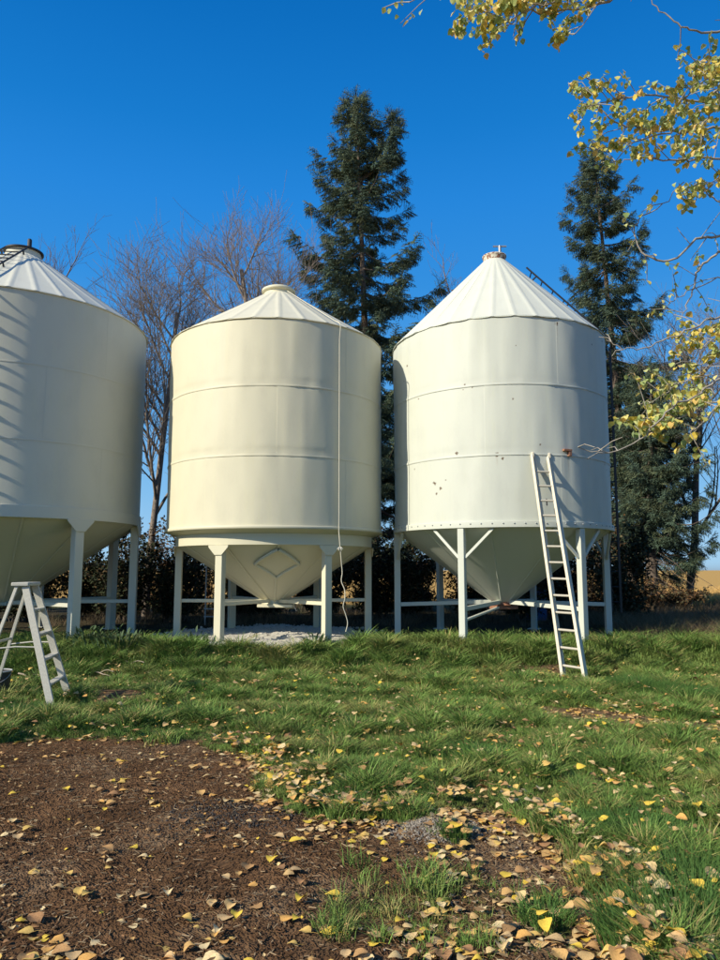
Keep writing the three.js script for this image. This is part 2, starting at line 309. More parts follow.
  for (let i = 0; i < nh; i++) {
    const t0 = i / nh * 2 * Math.PI + o.hopTurn, dt = 2 * Math.PI / nh;
    mesh('hopper_panel', surf((u, v) => cone(t0 + dt * u, 1 - v, 0.004 * Math.sin(i * 5)), 10, 8), HM, root);
    mesh('hopper_seam', surf((u, v) => { const r = tr + (b.tipR - tr) * (1 - v); return cone(t0 + (u - 0.5) * 0.05 / Math.max(r, 0.15), 1 - v, 0.005 + 0.012 * Math.sin(Math.PI * clamp(u))); }, 4, 6), HM, root);
  }
  mesh('hopper_throat', lathe([[b.tipR + 0.015, Y(b.tip + 0.06)], [b.tipR + 0.015, Y(b.tip - 0.03)], [b.tipR + 0.05, Y(b.tip - 0.03)], [b.tipR + 0.05, Y(b.tip - 0.045)], [b.tipR - 0.03, Y(b.tip - 0.045)]], 28), o.gateMat || P, root);
  // legs
  const hubY = b.tip + 0.02;
  for (let i = 0; i < o.legs; i++) {
    const th = b.face + (o.leg0 + i * 360 / o.legs) * Math.PI / 180, n = V(Math.sin(th), 0, Math.cos(th)), t = V(Math.cos(th), 0, -Math.sin(th));
    const rl = sr - o.legD / 2 + 0.012, p = (y, s = 0, r = rl) => n.clone().multiplyScalar(r).addScaledVector(t, s).setY(Y(y));
    const leg = mesh('leg', beam(p(b.g - 0.05), p(sb - (o.skirt ? 0.0 : 0.012)), o.legW, o.legD, n, 0.012), P, root);
    mesh('base_plate', new RoundedBoxGeometry(o.legW + 0.12, 0.02, o.legD + 0.12, 1, 0.004).rotateY(th).translate(...p(b.g + 0.03).toArray()), P, leg);
    if (o.gusset) {                                              // flared plate below the ring
      const w = o.legW / 2, f = o.gusset, sh = new THREE.Shape([[-w - f, 0], [w + f, 0], [w + f, -0.03], [w, -0.03 - f * 1.05], [-w, -0.03 - f * 1.05], [-w - f, -0.03]].map(q => new THREE.Vector2(...q)));
      mesh('gusset_plate', new THREE.ExtrudeGeometry(sh, { depth: 0.014, bevelEnabled: true, bevelSize: 0.003, bevelThickness: 0.003, bevelSegments: 1 }).rotateY(th).translate(...p(sb - 0.005, 0, rl + o.legD / 2 + 0.004).toArray()), P, leg);
    }
    if (o.knee) for (const s of [-1, 1]) {
      const a2 = th + s * 0.27, q = V(Math.sin(a2) * (sr - 0.05), Y(sb - 0.02), Math.cos(a2) * (sr - 0.05));
      mesh('knee_brace', beam(p(sb - 0.52, s * o.legW / 2), q, 0.05, 0.045, n), P, leg);
    }
    const hub = n.clone().multiplyScalar(b.tipR + 0.03).setY(Y(hubY));
    mesh('spoke', beam(p(b.tip + o.spokeUp, 0, rl - o.legD / 2), hub, o.spoke, o.spoke, V(0, 1, 0)), P, root);
  }
  return { root, M, P, sb, sr, cone, Y, slope };
}
const darkSteel = mat(0.035, 0.037, 0.04, 0.5, { metalness: 0.4 });
const galv = mat(0.42, 0.43, 0.43, 0.45, { metalness: 0.6 });
const rust = new THREE.MeshStandardMaterial({ roughness: 0.85, side: THREE.DoubleSide, map: texture(256, 256, (u, v) => { const s = 0.5 + 0.5 * fbm(u * 9, v * 9, 5); return [0.24 + 0.16 * s, 0.1 + 0.1 * s, 0.055 + 0.07 * s]; }) });

const rustyPaint = new THREE.MeshStandardMaterial({ roughness: 0.75, side: THREE.DoubleSide, map: texture(256, 128, (u, v) => { const m = sstep(-0.12, 0.2, fbm(u * 14, v * 3, 4)), s = 0.5 + 0.5 * fbm(u * 30, v * 9, 3); return [0.6 + (0.27 * s + 0.12 - 0.6) * m, 0.57 + (0.12 * s + 0.05 - 0.57) * m, 0.46 + (0.07 * s + 0.03 - 0.46) * m]; }) });
// leftmost bin
{
  const b = BINS[0];
  const r = bin(b, { lap: 0.0025, label: 'large pale grain bin cut off by the left edge of the picture', seed: 3, sheets: 7, panels: 36, rib: 0.010, dent: 0.006, pinch: 0.0, streak: 0.025, turn: 0.2, band: 0.2, paint: rgb(0.60, 0.585, 0.47), roofPaint: rgb(0.68, 0.67, 0.56), hopper: 14, hopTurn: 0.1, legs: 8, leg0: 27.5, legW: 0.175, legD: 0.15, gusset: 0.17, spoke: 0.07, spokeUp: 0.02 });
  const th = b.face - 20.2 * Math.PI / 180;
  ladderOn(r.root, b, th, b.y1 + 0.1, 2.2, 0.2, 0.42, darkSteel, 0.03, 0.021);
  roofLadder(r.root, b, th, 0.09, 0.42, darkSteel, b.R + 0.12, b.capR + 0.02);
  const Y = r.Y;
  mesh('cap_collar', lathe([[b.capR - 0.02, Y(b.apex - 0.1)], [b.capR + 0.02, Y(b.apex - 0.02)], [b.capR, Y(b.apex + 0.12)]], 40), r.P, r.root);
  const lid = mesh('lid', lathe([[b.capR + 0.02, Y(b.apex + 0.1)], [b.capR + 0.05, Y(b.apex + 0.11)], [b.capR + 0.05, Y(b.apex + 0.14)], [b.capR, Y(b.apex + 0.16)], [0.0, Y(b.apex + 0.19)]], 40), darkSteel, r.root);
  mesh('lid_latch', new RoundedBoxGeometry(0.08, 0.24, 0.08, 2, 0.03).translate(0.16, Y(b.apex + 0.27), 0.1), darkSteel, lid);
}
// middle bin
{
  const b = BINS[1];
  const r = bin(b, { lap: 0.0045, label: 'cream grain bin in the middle with low roof and diamond hatch on its hopper', seed: 5, sheets: 5, panels: 30, rib: 0.009, dent: 0.012, pinch: 0.012, streak: 0.03, turn: 0.75, skirt: true, paint: rgb(0.645, 0.61, 0.45), roofPaint: rgb(0.68, 0.65, 0.50), hopper: 12, hopTurn: 0.15, legs: 6, leg0: -30.5, legW: 0.145, legD: 0.13, gusset: 0.13, spoke: 0.065, spokeUp: 0.03 });
  const Y = r.Y;
  const cap = mesh('cap_collar', lathe([[b.capR - 0.02, Y(b.apex - 0.1)], [b.capR + 0.01, Y(b.apex - 0.03)], [b.capR, Y(b.apex + 0.08)]], 40), r.P, r.root);
  mesh('lid', lathe([[b.capR - 0.01, Y(b.apex + 0.06)], [b.capR + 0.05, Y(b.apex + 0.07)], [b.capR + 0.05, Y(b.apex + 0.12)], [b.capR + 0.0, Y(b.apex + 0.15)], [0, Y(b.apex + 0.18)]], 40), r.P, r.root);
  // diamond hatch: plate and four bars following the cone
  const hatch = new THREE.Group(); hatch.name = 'hatch'; r.root.add(hatch);
  const fa = b.face + 0.03, vc = 0.31, A = 0.29, B = 0.24, pt = (s, t, lift) => r.cone(fa + s * A, vc + t * B, lift);
  mesh('hatch_plate', surf((u, v) => { const s = (u - v), t = (u + v - 1); return pt(s * 0.94, t * 0.94, 0.02); }, 8, 8), r.P, hatch);
  const cs = [[0, -1], [1, 0], [0, 1], [-1, 0]];
  cs.forEach((c, i) => { const d = cs[(i + 1) % 4], pts = []; for (let k = 0; k <= 6; k++) { const f = k / 6; pts.push(V(...pt(c[0] + (d[0] - c[0]) * f, c[1] + (d[1] - c[1]) * f, 0.03))); } mesh('hatch_frame', tube(pts, 0.034, 6), r.P, hatch); });
  const gate = mesh('slide_gate', new RoundedBoxGeometry(0.62, 0.035, 0.5, 2, 0.01).rotateY(-0.15).translate(0.03, Y(b.tip - 0.075), 0.02), r.P, r.root);
  for (const s of [-1, 1]) mesh('gate_rail', new RoundedBoxGeometry(0.7, 0.06, 0.04, 1, 0.008).rotateY(-0.15).translate(0.04, Y(b.tip - 0.07), 0.02 + s * 0.25), r.P, gate);
  mesh('gate_handle', tube(curve([V(0.3, Y(b.tip - 0.08), 0.2), V(0.42, Y(b.tip - 0.1), 0.22), V(0.46, Y(b.tip - 0.17), 0.2)], 8), 0.012, 6), galv, gate);
  // rope from the lid down the wall
  const th = b.face + 0.53, n = V(Math.sin(th), 0, Math.cos(th)), w = (rr, y) => n.clone().multiplyScalar(rr).setY(y).add(V(b.x, 0, b.z));
  const rp = []; for (let k = 0; k <= 10; k++) { const q = b.capR + 0.05 + (b.R + 0.09 - b.capR - 0.05) * k / 10; rp.push(w(q, b.y1 + (b.R - q) * r.slope + 0.045)); }
  for (let k = 1; k <= 14; k++) rp.push(w(b.R + 0.075, b.y1 - 0.02 - k * 0.27));
  const rr = rng(4), last = rp[rp.length - 1];
  for (let k = 1; k <= 12; k++) rp.push(V(last.x + 0.012 * k + (k > 5 ? 0.028 * Math.sin(k * 1.9) : 0), last.y - k * 0.145, last.z + 0.02 * Math.sin(k)));
  const rope = thing('rope', 'thin pale rope hanging down the front of the middle bin', 'rope', V(last.x, 0.5, last.z));
  const local = rp.map(p => p.clone().sub(rope.position));
  mesh('cord', tube(curve(local, 200), 0.009, 6), mat(0.62, 0.58, 0.46, 0.9), rope);
  const kp = local[26]; const kg = []; for (let k = 0; k < 6; k++) { const a = k * 1.05; kg.push(tube(curve([kp.clone(), kp.clone().add(V(0.025 * Math.cos(a), 0.015 * Math.sin(a * 2), 0.02)), kp.clone().add(V(0.05 * Math.cos(a), 0.03 * Math.sin(a) - 0.02, 0.015))], 6), 0.008, 5)); }
  mesh('knot', mergeGeometries(kg), mat(0.7, 0.68, 0.6, 0.9), rope);
}
// right bin
const rightBin = BINS[2];
{
  const b = rightBin, cu = psi => (((b.face + psi * Math.PI / 180) / (2 * Math.PI)) % 1 + 1) % 1;
  const chip = (px, py, r, lng = 0) => { const psi = Math.asin(clamp((px - 502) / 112, -0.98, 0.98)) * 180 / Math.PI; const y = 1.6 + (569.7 - py) / 720 * 12.6 * 1.0; return [cu(psi), (y - b.y0) / (b.y1 - b.y0), r * 0.62, lng]; };
  const rr = rng(77), chips = [chip(441, 481, 0.05), chip(447, 487, 0.04), chip(452, 479, 0.025), chip(443, 492, 0.03), chip(500, 456, 0.05, 0.25), chip(505, 460, 0.03), chip(463, 452, 0.04), chip(412, 346, 0.03), chip(408, 362, 0.02), chip(539, 446, 0.025), chip(565, 455, 0.05, 0.5), chip(558, 320, 0.05, 0.6), chip(420, 463, 0.02), chip(470, 387, 0.02), chip(425, 388, 0.025), chip(520, 345, 0.02)];
  for (let k = 0; k < 34; k++) chips.push([rr(), rr() < 0.5 ? [0.02, 0.335, 0.665, 0.985][Math.floor(rr() * 4)] + (rr() - 0.5) * 0.03 : rr(), 0.008 + 0.014 * rr() * rr(), rr() < 0.25 ? 0.2 * rr() : 0]);
  const r = bin(b, { lap: 0.005, label: 'white grain bin on the right with steep roof and rust spotted wall', seed: 9, sheets: 5, panels: 34, rib: 0.009, dent: 0.016, pinch: 0.006, streak: 0.05, turn: 0.33, band: 0.1, bolts: true, boltMat: galv, chips, paint: rgb(0.58, 0.60, 0.52), roofPaint: rgb(0.64, 0.65, 0.55), hopper: 10, hopTurn: 0.35, legs: 6, leg0: -19, legW: 0.12, legD: 0.12, knee: true, spoke: 0.075, spokeUp: -0.03, gateMat: rust });
  const Y = r.Y, ln = b.face + 107 * Math.PI / 180;
  ladderOn(r.root, b, ln, b.y1 + 0.05, 0.75, 0.22, 0.42, darkSteel, 0.03);
  roofLadder(r.root, b, b.face + 1.64, 0.13, 0.38, darkSteel, b.R + 0.05, b.capR + 0.32);
  mesh('cap_collar', lathe([[b.capR - 0.02, Y(b.apex - 0.06)], [b.capR + 0.015, Y(b.apex - 0.03)], [b.capR + 0.01, Y(b.apex + 0.08)], [b.capR + 0.03, Y(b.apex + 0.09)], [b.capR + 0.03, Y(b.apex + 0.12)], [b.capR * 0.5, Y(b.apex + 0.15)], [0, Y(b.apex + 0.16)]], 40), rustyPaint, r.root);
  const pole = mesh('vent_stem', tube([V(0.12, Y(b.apex + 0.11), 0), V(0.12, Y(b.apex + 0.36), 0)], 0.03, 10), galv, r.root);
  mesh('vent_bar', tube([V(-0.02, Y(b.apex + 0.35), 0), V(0.26, Y(b.apex + 0.35), 0)], 0.018, 8), galv, pole);
  mesh('slide_gate', new RoundedBoxGeometry(0.46, 0.07, 0.4, 2, 0.012).rotateY(0.3).translate(0, Y(b.tip - 0.085), 0.02), rust, r.root);
  // bent bracket near the ladder top
  const th = b.face + 33 * Math.PI / 180, br = new THREE.Group(); br.name = 'bracket'; br.position.set(Math.sin(th) * (b.R + 0.03), Y(3.68), Math.cos(th) * (b.R + 0.03)); br.rotation.y = th; r.root.add(br);
  mesh('bracket_arm', new RoundedBoxGeometry(0.17, 0.035, 0.06, 1, 0.005), rust, br); mesh('bracket_tab', new RoundedBoxGeometry(0.06, 0.11, 0.05, 1, 0.005).translate(0.05, -0.05, 0.0), rust, br);
  // auger tube lying along the underside
  const sw = V(Math.sin(b.face - 0.5), 0, Math.cos(b.face - 0.5));
  mesh('gate_rod', tube([V(0, Y(b.tip - 0.05), 0.1), sw.clone().multiplyScalar(1.5).setY(Y(b.tip - 0.28))], 0.028, 8), r.P, r.root);
}
// pale rubble pad below the middle bin
{
  const b = BINS[1], g = new THREE.CircleGeometry(1, 96, 0, Math.PI * 2).rotateX(-Math.PI / 2), p = g.attributes.position;
  const N = 28, P = [], I = [], U = [];
  for (let j = 0; j <= N; j++) for (let i = 0; i <= 120; i++) {
    const a = i / 120 * 2 * Math.PI, e = 2.1 + 0.3 * n2(Math.cos(a) * 2, Math.sin(a) * 2), q = j / N, x = b.x + Math.sin(a) * e * q, z = b.z + Math.cos(a) * e * q;
    P.push(x, height(x, z) + 0.075 * sstep(1, 0.9, q) - 0.03 * sstep(0.95, 1, q) + 0.02 * n2(x * 5, z * 5), z); U.push(x, z);
    if (i < 120 && j < N) { const k = j * 121 + i; I.push(k, k + 1, k + 122, k, k + 122, k + 121); }
  }
  g.dispose(); const pg = new THREE.BufferGeometry(); pg.setAttribute('position', new THREE.Float32BufferAttribute(P, 3)); pg.setAttribute('uv', new THREE.Float32BufferAttribute(U, 2)); pg.setIndex(I.reverse()); pg.computeVertexNormals();
  const pm = texture(512, 512, (u, v) => { const s = 0.5 + 0.4 * fbm(u * 14, v * 14, 4) + 0.25 * n2(u * 90, v * 90); return [0.64 * (0.55 + 0.6 * s), 0.6 * (0.55 + 0.6 * s), 0.51 * (0.55 + 0.6 * s)]; });
  const pad = mesh('gravel_pad', pg, new THREE.MeshStandardMaterial({ map: pm, roughness: 1, side: THREE.DoubleSide })); pad.userData.kind = 'structure';
}
console.log('bins built');
// ------------------------------------------------------------------ ladders and small things in the yard
{
  // extension ladder against the right bin
  const M = mat(0.74, 0.68, 0.54, 0.6, { map: texture(128, 512, (u, v) => { const k = 0.9 + 0.12 * n2(u * 9, v * 40) + 0.08 * n2(u * 3, v * 9); return [k, k * 0.985, k * 0.95]; }) });
  const MR = mat(0.5, 0.46, 0.37, 0.7);
  const feet = [groundPx(563, 673, 0.06), groundPx(586, 676, 0.06)];
  const tops = [at(532.5, 455, 12.34), at(549, 456, 12.42)];
  const base = feet[0].clone().add(feet[1]).multiplyScalar(0.5);
  feet.forEach(f => f.y = height(f.x, f.z) + 0.01);
  const L = thing('extension_ladder', 'tall white ladder with thirteen rungs leaning against the right bin', 'ladder', base.clone().setY(0));
  const loc = p => p.clone().sub(L.position);
  const f0 = loc(feet[0]), f1 = loc(feet[1]), t0 = loc(tops[0]), t1 = loc(tops[1]);
  const across = f1.clone().sub(f0).normalize(), up = t0.clone().sub(f0).normalize(), out = V().crossVectors(across, up).normalize();
  for (const [a, b, s] of [[f0, t0, 1], [f1, t1, -1]]) {
    const rail = mesh('rail', beam(a, b, 0.036, 0.09, out, 0.006), M, L);
    for (const k of [-1, 1]) mesh('rail_flange', beam(a.clone().addScaledVector(across, s * 0.018).addScaledVector(out, k * 0.037), b.clone().addScaledVector(across, s * 0.018).addScaledVector(out, k * 0.037), 0.03, 0.014, out, 0.003), M, rail);
    mesh('foot', new RoundedBoxGeometry(0.05, 0.06, 0.12, 1, 0.01).translate(a.x, a.y + 0.02, a.z), MR, rail);
    mesh('end_cap', new RoundedBoxGeometry(0.05, 0.1, 0.1, 1, 0.015).translate(b.x, b.y, b.z), M, rail);
  }
  for (let k = 0; k < 13; k++) { const f = 0.045 + k * 0.0725; mesh('rung', tube([f0.clone().lerp(t0, f), f1.clone().lerp(t1, f)], 0.019, 10), MR, L); }
  for (const f of [0.62, 0.69]) { const p = f1.clone().lerp(t1, f); mesh('rung_lock', beam(p.clone().addScaledVector(across, -0.04), p.clone().addScaledVector(across, -0.05).addScaledVector(up, 0.16), 0.03, 0.05, out), darkSteel, L); }
  { const p = f0.clone().lerp(t0, 0.78).lerp(f1.clone().lerp(t1, 0.78), 0.45); mesh('hook', beam(p, p.clone().add(V(0, -0.12, 0.02)), 0.022, 0.022, out), darkSteel, L); }
}
{
  // stepladder
  const M = mat(0.56, 0.54, 0.47, 0.5, { map: texture(128, 256, (u, v) => { const k = 0.85 + 0.14 * n2(u * 12, v * 30) + 0.1 * n2(u * 40, v * 60); return [k, k, k * 0.98]; }) });
  const nb = groundPx(52, 712), fb = groundPx(69, 702);
  const S = thing('stepladder', 'weathered pale stepladder standing open on the lawn', 'stepladder', V((nb.x + fb.x) / 2 - 0.35, 0, (nb.z + fb.z) / 2));
  const l = p => p.clone().sub(S.position), N = l(nb), F = l(fb); N.y = height(nb.x, nb.z); F.y = height(fb.x, fb.z);
  const NT = l(at(25.5, 586, 8.55)), FT = l(at(35, 586, 8.86)); FT.y = NT.y;
  const ax = FT.clone().sub(NT).normalize(), o1 = V(1, 0, 0);
  const nr = mesh('front_rail', beam(N, NT, 0.028, 0.085, o1), M, S), fr = mesh('front_rail', beam(F, FT, 0.028, 0.085, o1), M, S);
  for (let k = 1; k <= 4; k++) { const f = k * 0.2 + 0.0, a = N.clone().lerp(NT, f), b = F.clone().lerp(FT, f); mesh('step', beam(a, b, 0.09, 0.022, V(0, 1, 0)), M, S); mesh('step_brace', tube([a.clone().add(V(-0.01, -0.035, 0)), b.clone().add(V(-0.01, -0.035, 0))], 0.008, 6), M, S); }
  const NBt = NT.clone().add(V(-0.09, 0, 0.02)), FBt = FT.clone().add(V(-0.09, 0, 0)), NB = N.clone().add(V(-0.92, 0, 0.05)), FB = F.clone().add(V(-0.96, 0, -0.02));
  NB.y = height(NB.x + S.position.x, NB.z + S.position.z); FB.y = height(FB.x + S.position.x, FB.z + S.position.z);
  mesh('back_leg', beam(NB, NBt, 0.024, 0.04, o1), M, S); mesh('back_leg', beam(FB, FBt, 0.024, 0.04, o1), M, S);
  for (const f of [0.1, 0.55]) mesh('back_bar', beam(NB.clone().lerp(NBt, f), FB.clone().lerp(FBt, f), 0.03, 0.02, V(1, 0, 0)), M, S);
  const tc = NT.clone().add(FT).multiplyScalar(0.5).add(V(-0.05, 0.02, 0)), len = NT.distanceTo(FT) + 0.1;
  mesh('top_cap', new RoundedBoxGeometry(0.2, 0.045, len, 2, 0.012).rotateY(Math.atan2(ax.x, ax.z)).translate(tc.x, tc.y, tc.z), M, S);
  for (const [a, b, c, d] of [[N, NT, NB, NBt], [F, FT, FB, FBt]]) { const p = a.clone().lerp(b, 0.5), q = c.clone().lerp(d, 0.5), m = p.clone().lerp(q, 0.5).add(V(0, 0.015, 0)); mesh('spreader', tube([p, m, q], 0.01, 6), M, S); }
}
{
  // black pail behind the stepladder
  const c = groundPx(-3, 697); const y = height(c.x, c.z);
  const p = thing('pail', 'black plastic pail standing behind the stepladder', 'pail', V(c.x, y, c.z));
  const M = mat(0.03, 0.03, 0.032, 0.5);
  mesh('bucket', lathe([[0, 0.005], [0.125, 0.005], [0.13, 0.02], [0.155, 0.33], [0.15, 0.33], [0.125, 0.03], [0, 0.03]], 36), M, p);
  mesh('rim', new THREE.TorusGeometry(0.157, 0.009, 8, 40).rotateX(Math.PI / 2).translate(0, 0.325, 0), mat(0.5, 0.5, 0.47, 0.5), p);
  mesh('handle', tube(Array.from({ length: 17 }, (_, k) => { const a = k / 16 * Math.PI; return V(0.16 * Math.cos(a), 0.3 - 0.12 * Math.sin(a), 0.16 * Math.sin(a)); }), 0.004, 6), galv, p);
}
{
  // blue drum behind the right bin
  const c = at(536, 618, 19.5), y = height(c.x, c.z);
  const d = thing('drum', 'blue plastic drum standing in the shade behind the right bin', 'drum', V(c.x, y, c.z));
  mesh('barrel', lathe([[0, 0], [0.26, 0], [0.285, 0.03], [0.285, 0.27], [0.3, 0.29], [0.285, 0.31], [0.285, 0.58], [0.3, 0.6], [0.285, 0.62], [0.285, 0.86], [0.26, 0.89], [0.25, 0.875], [0, 0.875]], 40), mat(0.03, 0.12, 0.33, 0.45), d);
  mesh('bung', new THREE.CylinderGeometry(0.04, 0.04, 0.03, 16).translate(0.15, 0.89, 0.05), mat(0.03, 0.1, 0.28, 0.5), d);
}
{
  // thin metal rack in the shade behind the middle bin
  const c = at(205, 624, 17.4), y = height(c.x, c.z);
  const d = thing('metal_rack', 'thin grey metal rack in the shade behind the middle bin', 'rack', V(c.x, y, c.z));
  for (const s of [0, 0.42]) mesh('post', beam(V(s, 0, 0), V(s, 1.55 - s * 2.4, 0), 0.03, 0.03), galv, d);
  for (const h of [0.2, 0.38]) mesh('bar', beam(V(-0.03, h, 0.02), V(0.46, h, 0.02), 0.03, 0.03), galv, d);
}
// fallen sticks on the lawn
{
  const bark = mat(0.36, 0.3, 0.23, 0.9), r = rng(21);
  const L = ['long bare stick on the lawn in front of the left bin', 'forked pale stick on the lawn before the middle bin', 'short crooked stick on the grass near the earth mound', 'straight pale stick lying on the grass beside the stepladder'];
  [[118, 657, 158, 664], [112, 664, 150, 672], [88, 670, 112, 676], [19, 671, 40, 676]].forEach(([x0, y0, x1, y1], i) => {
    const a = groundPx(x0, y0, 0.08), b = groundPx(x1, y1, 0.08), o = a.clone().setY(height(a.x, a.z));
    const s = thing('fallen_stick', L[i], 'stick', o, 'fallen sticks on the lawn');
    const pts = []; for (let k = 0; k <= 6; k++) { const p = a.clone().lerp(b, k / 6); p.y = height(p.x, p.z) + 0.05 + 0.02 * r(); p.z += (r() - 0.5) * 0.04; pts.push(p.sub(o)); }
    mesh('stem', tube(curve(pts, 18), pts.concat(...Array(12).fill(0)).map((_, k) => 0.014 * (1 - k / 24)), 6), bark, s);
    mesh('side_twig', tube(curve([pts[3], pts[3].clone().add(V(0.12, 0.05, 0.06)), pts[3].clone().add(V(0.26, 0.04, 0.16))], 8), 0.006, 5), bark, s);
  });
}
console.log('yard things');

// ------------------------------------------------------------------ trees
function barkMat(r, g, b) { return new THREE.MeshStandardMaterial({ color: rgb(r, g, b), roughness: 0.95, map: texture(64, 256, (u, v) => { const k = 0.75 + 0.35 * n2(u * 7, v * 14) + 0.25 * n2(u * 20, v * 40); return [k, k, k]; }, [1, 0.5]) }); }
// a shoot of spruce needles, 0.34 m long along +z, its needles thin blades
function shootGeo(seed) {
  const r = rng(seed), P = [], I = [];
  const tri = (a, b, c) => { const k = P.length / 3; P.push(a.x, a.y, a.z, b.x, b.y, b.z, c.x, c.y, c.z); I.push(k, k + 1, k + 2); };
  const shoot = (o, d, L) => {
    const n = Math.round(L / 0.0125), s = V(0.2, 1, 0.1).cross(d).normalize(), t = V().crossVectors(d, s);
    for (let k = 0; k < n; k++) {
      const p = o.clone().addScaledVector(d, L * k / n), a = r() * 6.28, q = s.clone().multiplyScalar(Math.cos(a)).addScaledVector(t, Math.sin(a));
      const e = p.clone().addScaledVector(q, 0.034 + 0.014 * r()).addScaledVector(d, 0.03), w = V().crossVectors(d, q).multiplyScalar(0.0085);
      tri(p.clone().add(w), p.clone().sub(w), e);
    }
  };
  shoot(V(0, 0, 0), V(0, 0, 1), 0.34);
  for (let k = 0; k < 6; k++) { const z = 0.05 + 0.04 * k, sd = k % 2 ? 1 : -1; shoot(V(0, 0, z), V(sd * (0.7 + 0.2 * r()), -0.35 - 0.35 * r(), 0.55).normalize(), 0.2 - 0.018 * k + 0.05 * r()); }
  const g = new THREE.BufferGeometry(); g.setAttribute('position', new THREE.Float32BufferAttribute(P, 3)); g.setIndex(I); g.computeVertexNormals(); return g;
}
const needleMat = new THREE.MeshPhysicalMaterial({ color: rgb(1, 1, 1), roughness: 0.75, specularIntensity: 0.4, side: THREE.DoubleSide });
const shoots = [shootGeo(1), shootGeo(2), shootGeo(3)];
const spruceBark = barkMat(0.17, 0.13, 0.1);
function spruce(o) {
  const r = rng(o.seed), root = thing('spruce_tree', o.label, 'spruce tree', o.p, 'spruce trees behind the bins');
  const items = [[], [], []], wood = [];
  const axis = [V(0, -0.3, 0), V(o.lean * 0.3, o.H * 0.4, 0), V(o.lean, o.H, 0)];
  const ac = new THREE.CatmullRomCurve3(axis), tp = ac.getPoints(16);
  mesh('trunk', tube(tp, tp.map((_, k) => o.tr * (1 - k / 16.4) + 0.015), 10), spruceBark, root);
  const Z = V(0, 0, 1);
  const addShoot = (p, d, s) => {
    const it = [p.x, p.y, p.z, 0, 0, 0, s, s, s]; it.q = new THREE.Quaternion().setFromUnitVectors(Z, d).multiply(new THREE.Quaternion().setFromAxisAngle(Z, (r() - 0.5) * 1.6));
    const k = 0.55 + 0.75 * r(), y = r() < 0.3 ? 1.25 : 1; const tn = o.tone || 1; it[9] = rgb(0.088 * k * y * tn, 0.132 * k * tn, 0.09 * k / y * tn); items[Math.floor(r() * 3)].push(it);
  };
  const branch = (b0, az, L, rise, droop) => {
    const n = 9, pts = [], hd = V(Math.sin(az), 0, Math.cos(az));
    for (let k = 0; k <= n; k++) { const t = k / n; pts.push(b0.clone().addScaledVector(hd, L * t).add(V((r() - 0.5) * 0.08 * L * t, L * (rise * t - droop * Math.sin(t * 2.6) * 0.75 + droop * 0.55 * t * t), (r() - 0.5) * 0.08 * L * t))); }
    wood.push(tube(pts, pts.map((_, k) => (0.014 + 0.012 * L) * (1 - k / (n + 0.6))), 5));
    const sd = V(hd.z, 0, -hd.x), cnt = Math.round(L * o.dens * 22);
    for (let k = 0; k < cnt; k++) {
      const t = Math.pow(r(), 0.75) * 0.92 + 0.08; if (t < 0.16 && r() < 0.75) continue;
      const f = t * n, i = Math.min(n - 1, f | 0), p = pts[i].clone().lerp(pts[i + 1], f - i), out = (0.1 + 0.22 * L * t * (1.12 - t) * 1.5) * (r() * 2 - 1);
      const d = hd.clone().multiplyScalar(0.7).addScaledVector(sd, out * 1.6 + (r() - 0.5) * 0.5).add(V(0, -0.25 - 0.65 * r() * (1 - 0.7 * t), 0)).normalize();
      p.addScaledVector(sd, out).add(V(0, -0.12 * Math.abs(out) - 0.1 * r() * Math.abs(out) - (r() < 0.25 ? 0.25 * r() : 0), 0));
      addShoot(p, d, 0.75 + 0.6 * r());
    }
    const e = pts[n], d = pts[n].clone().sub(pts[n - 2]).normalize();
    for (let k = 0; k < 3; k++) addShoot(e.clone().addScaledVector(d, -0.1 * k), d.clone().add(V((r() - 0.5) * 0.5, (r() - 0.3) * 0.4, (r() - 0.5) * 0.5)).normalize(), 1.05);
  };
  const prof = y => { const P = o.prof; let k = 0; while (k < P.length - 2 && y < P[k + 1][0]) k++; const [a, wa] = P[k], [b, wb] = P[k + 1]; return wa + (wb - wa) * clamp((y - a) / (b - a)); };
  let y = o.H, gold = r() * 6;
  while (y > o.y0) {
    const w = prof(y), t = y / o.H, c = ac.getPoint(clamp(t));
    const nb = 4 + Math.floor(r() * 3);
    for (let k = 0; k < nb; k++) {
      gold += 6.283 / nb + (r() - 0.5) * 0.5; let L = w * (0.62 + 0.55 * r()); if (o.gap && r() < o.gap) continue;
      if (o.side) L *= 1 + o.side * Math.sin(gold) * sstep(9, 4, y);
      const up = sstep(0.72, 1, t);
      if (L > 0.6 && r() < 0.7) branch(c.clone().add(V(0, (r() - 0.5) * 0.3, 0)), gold + 0.6, L * 0.5, 0.05 + 0.6 * up, 0.2 * (1 - up));
      if (L > 0.15) branch(c.clone().add(V(0, (r() - 0.5) * 0.25, 0)), gold, L, 0.05 + 0.75 * up + (r() - 0.5) * 0.14, (1 - up) * (0.2 + 0.25 * r()));
    }
    gold += 0.9; y -= o.step * (0.75 + 0.5 * r()) * (0.55 + 0.45 * clamp((o.H - y) / 3));
  }
  for (let k = 0; k < 14; k++) { const q = ac.getPoint(1 - 0.006 * k); addShoot(q, V((r() - 0.5) * 0.7, 1, (r() - 0.5) * 0.7).normalize(), 0.9); }
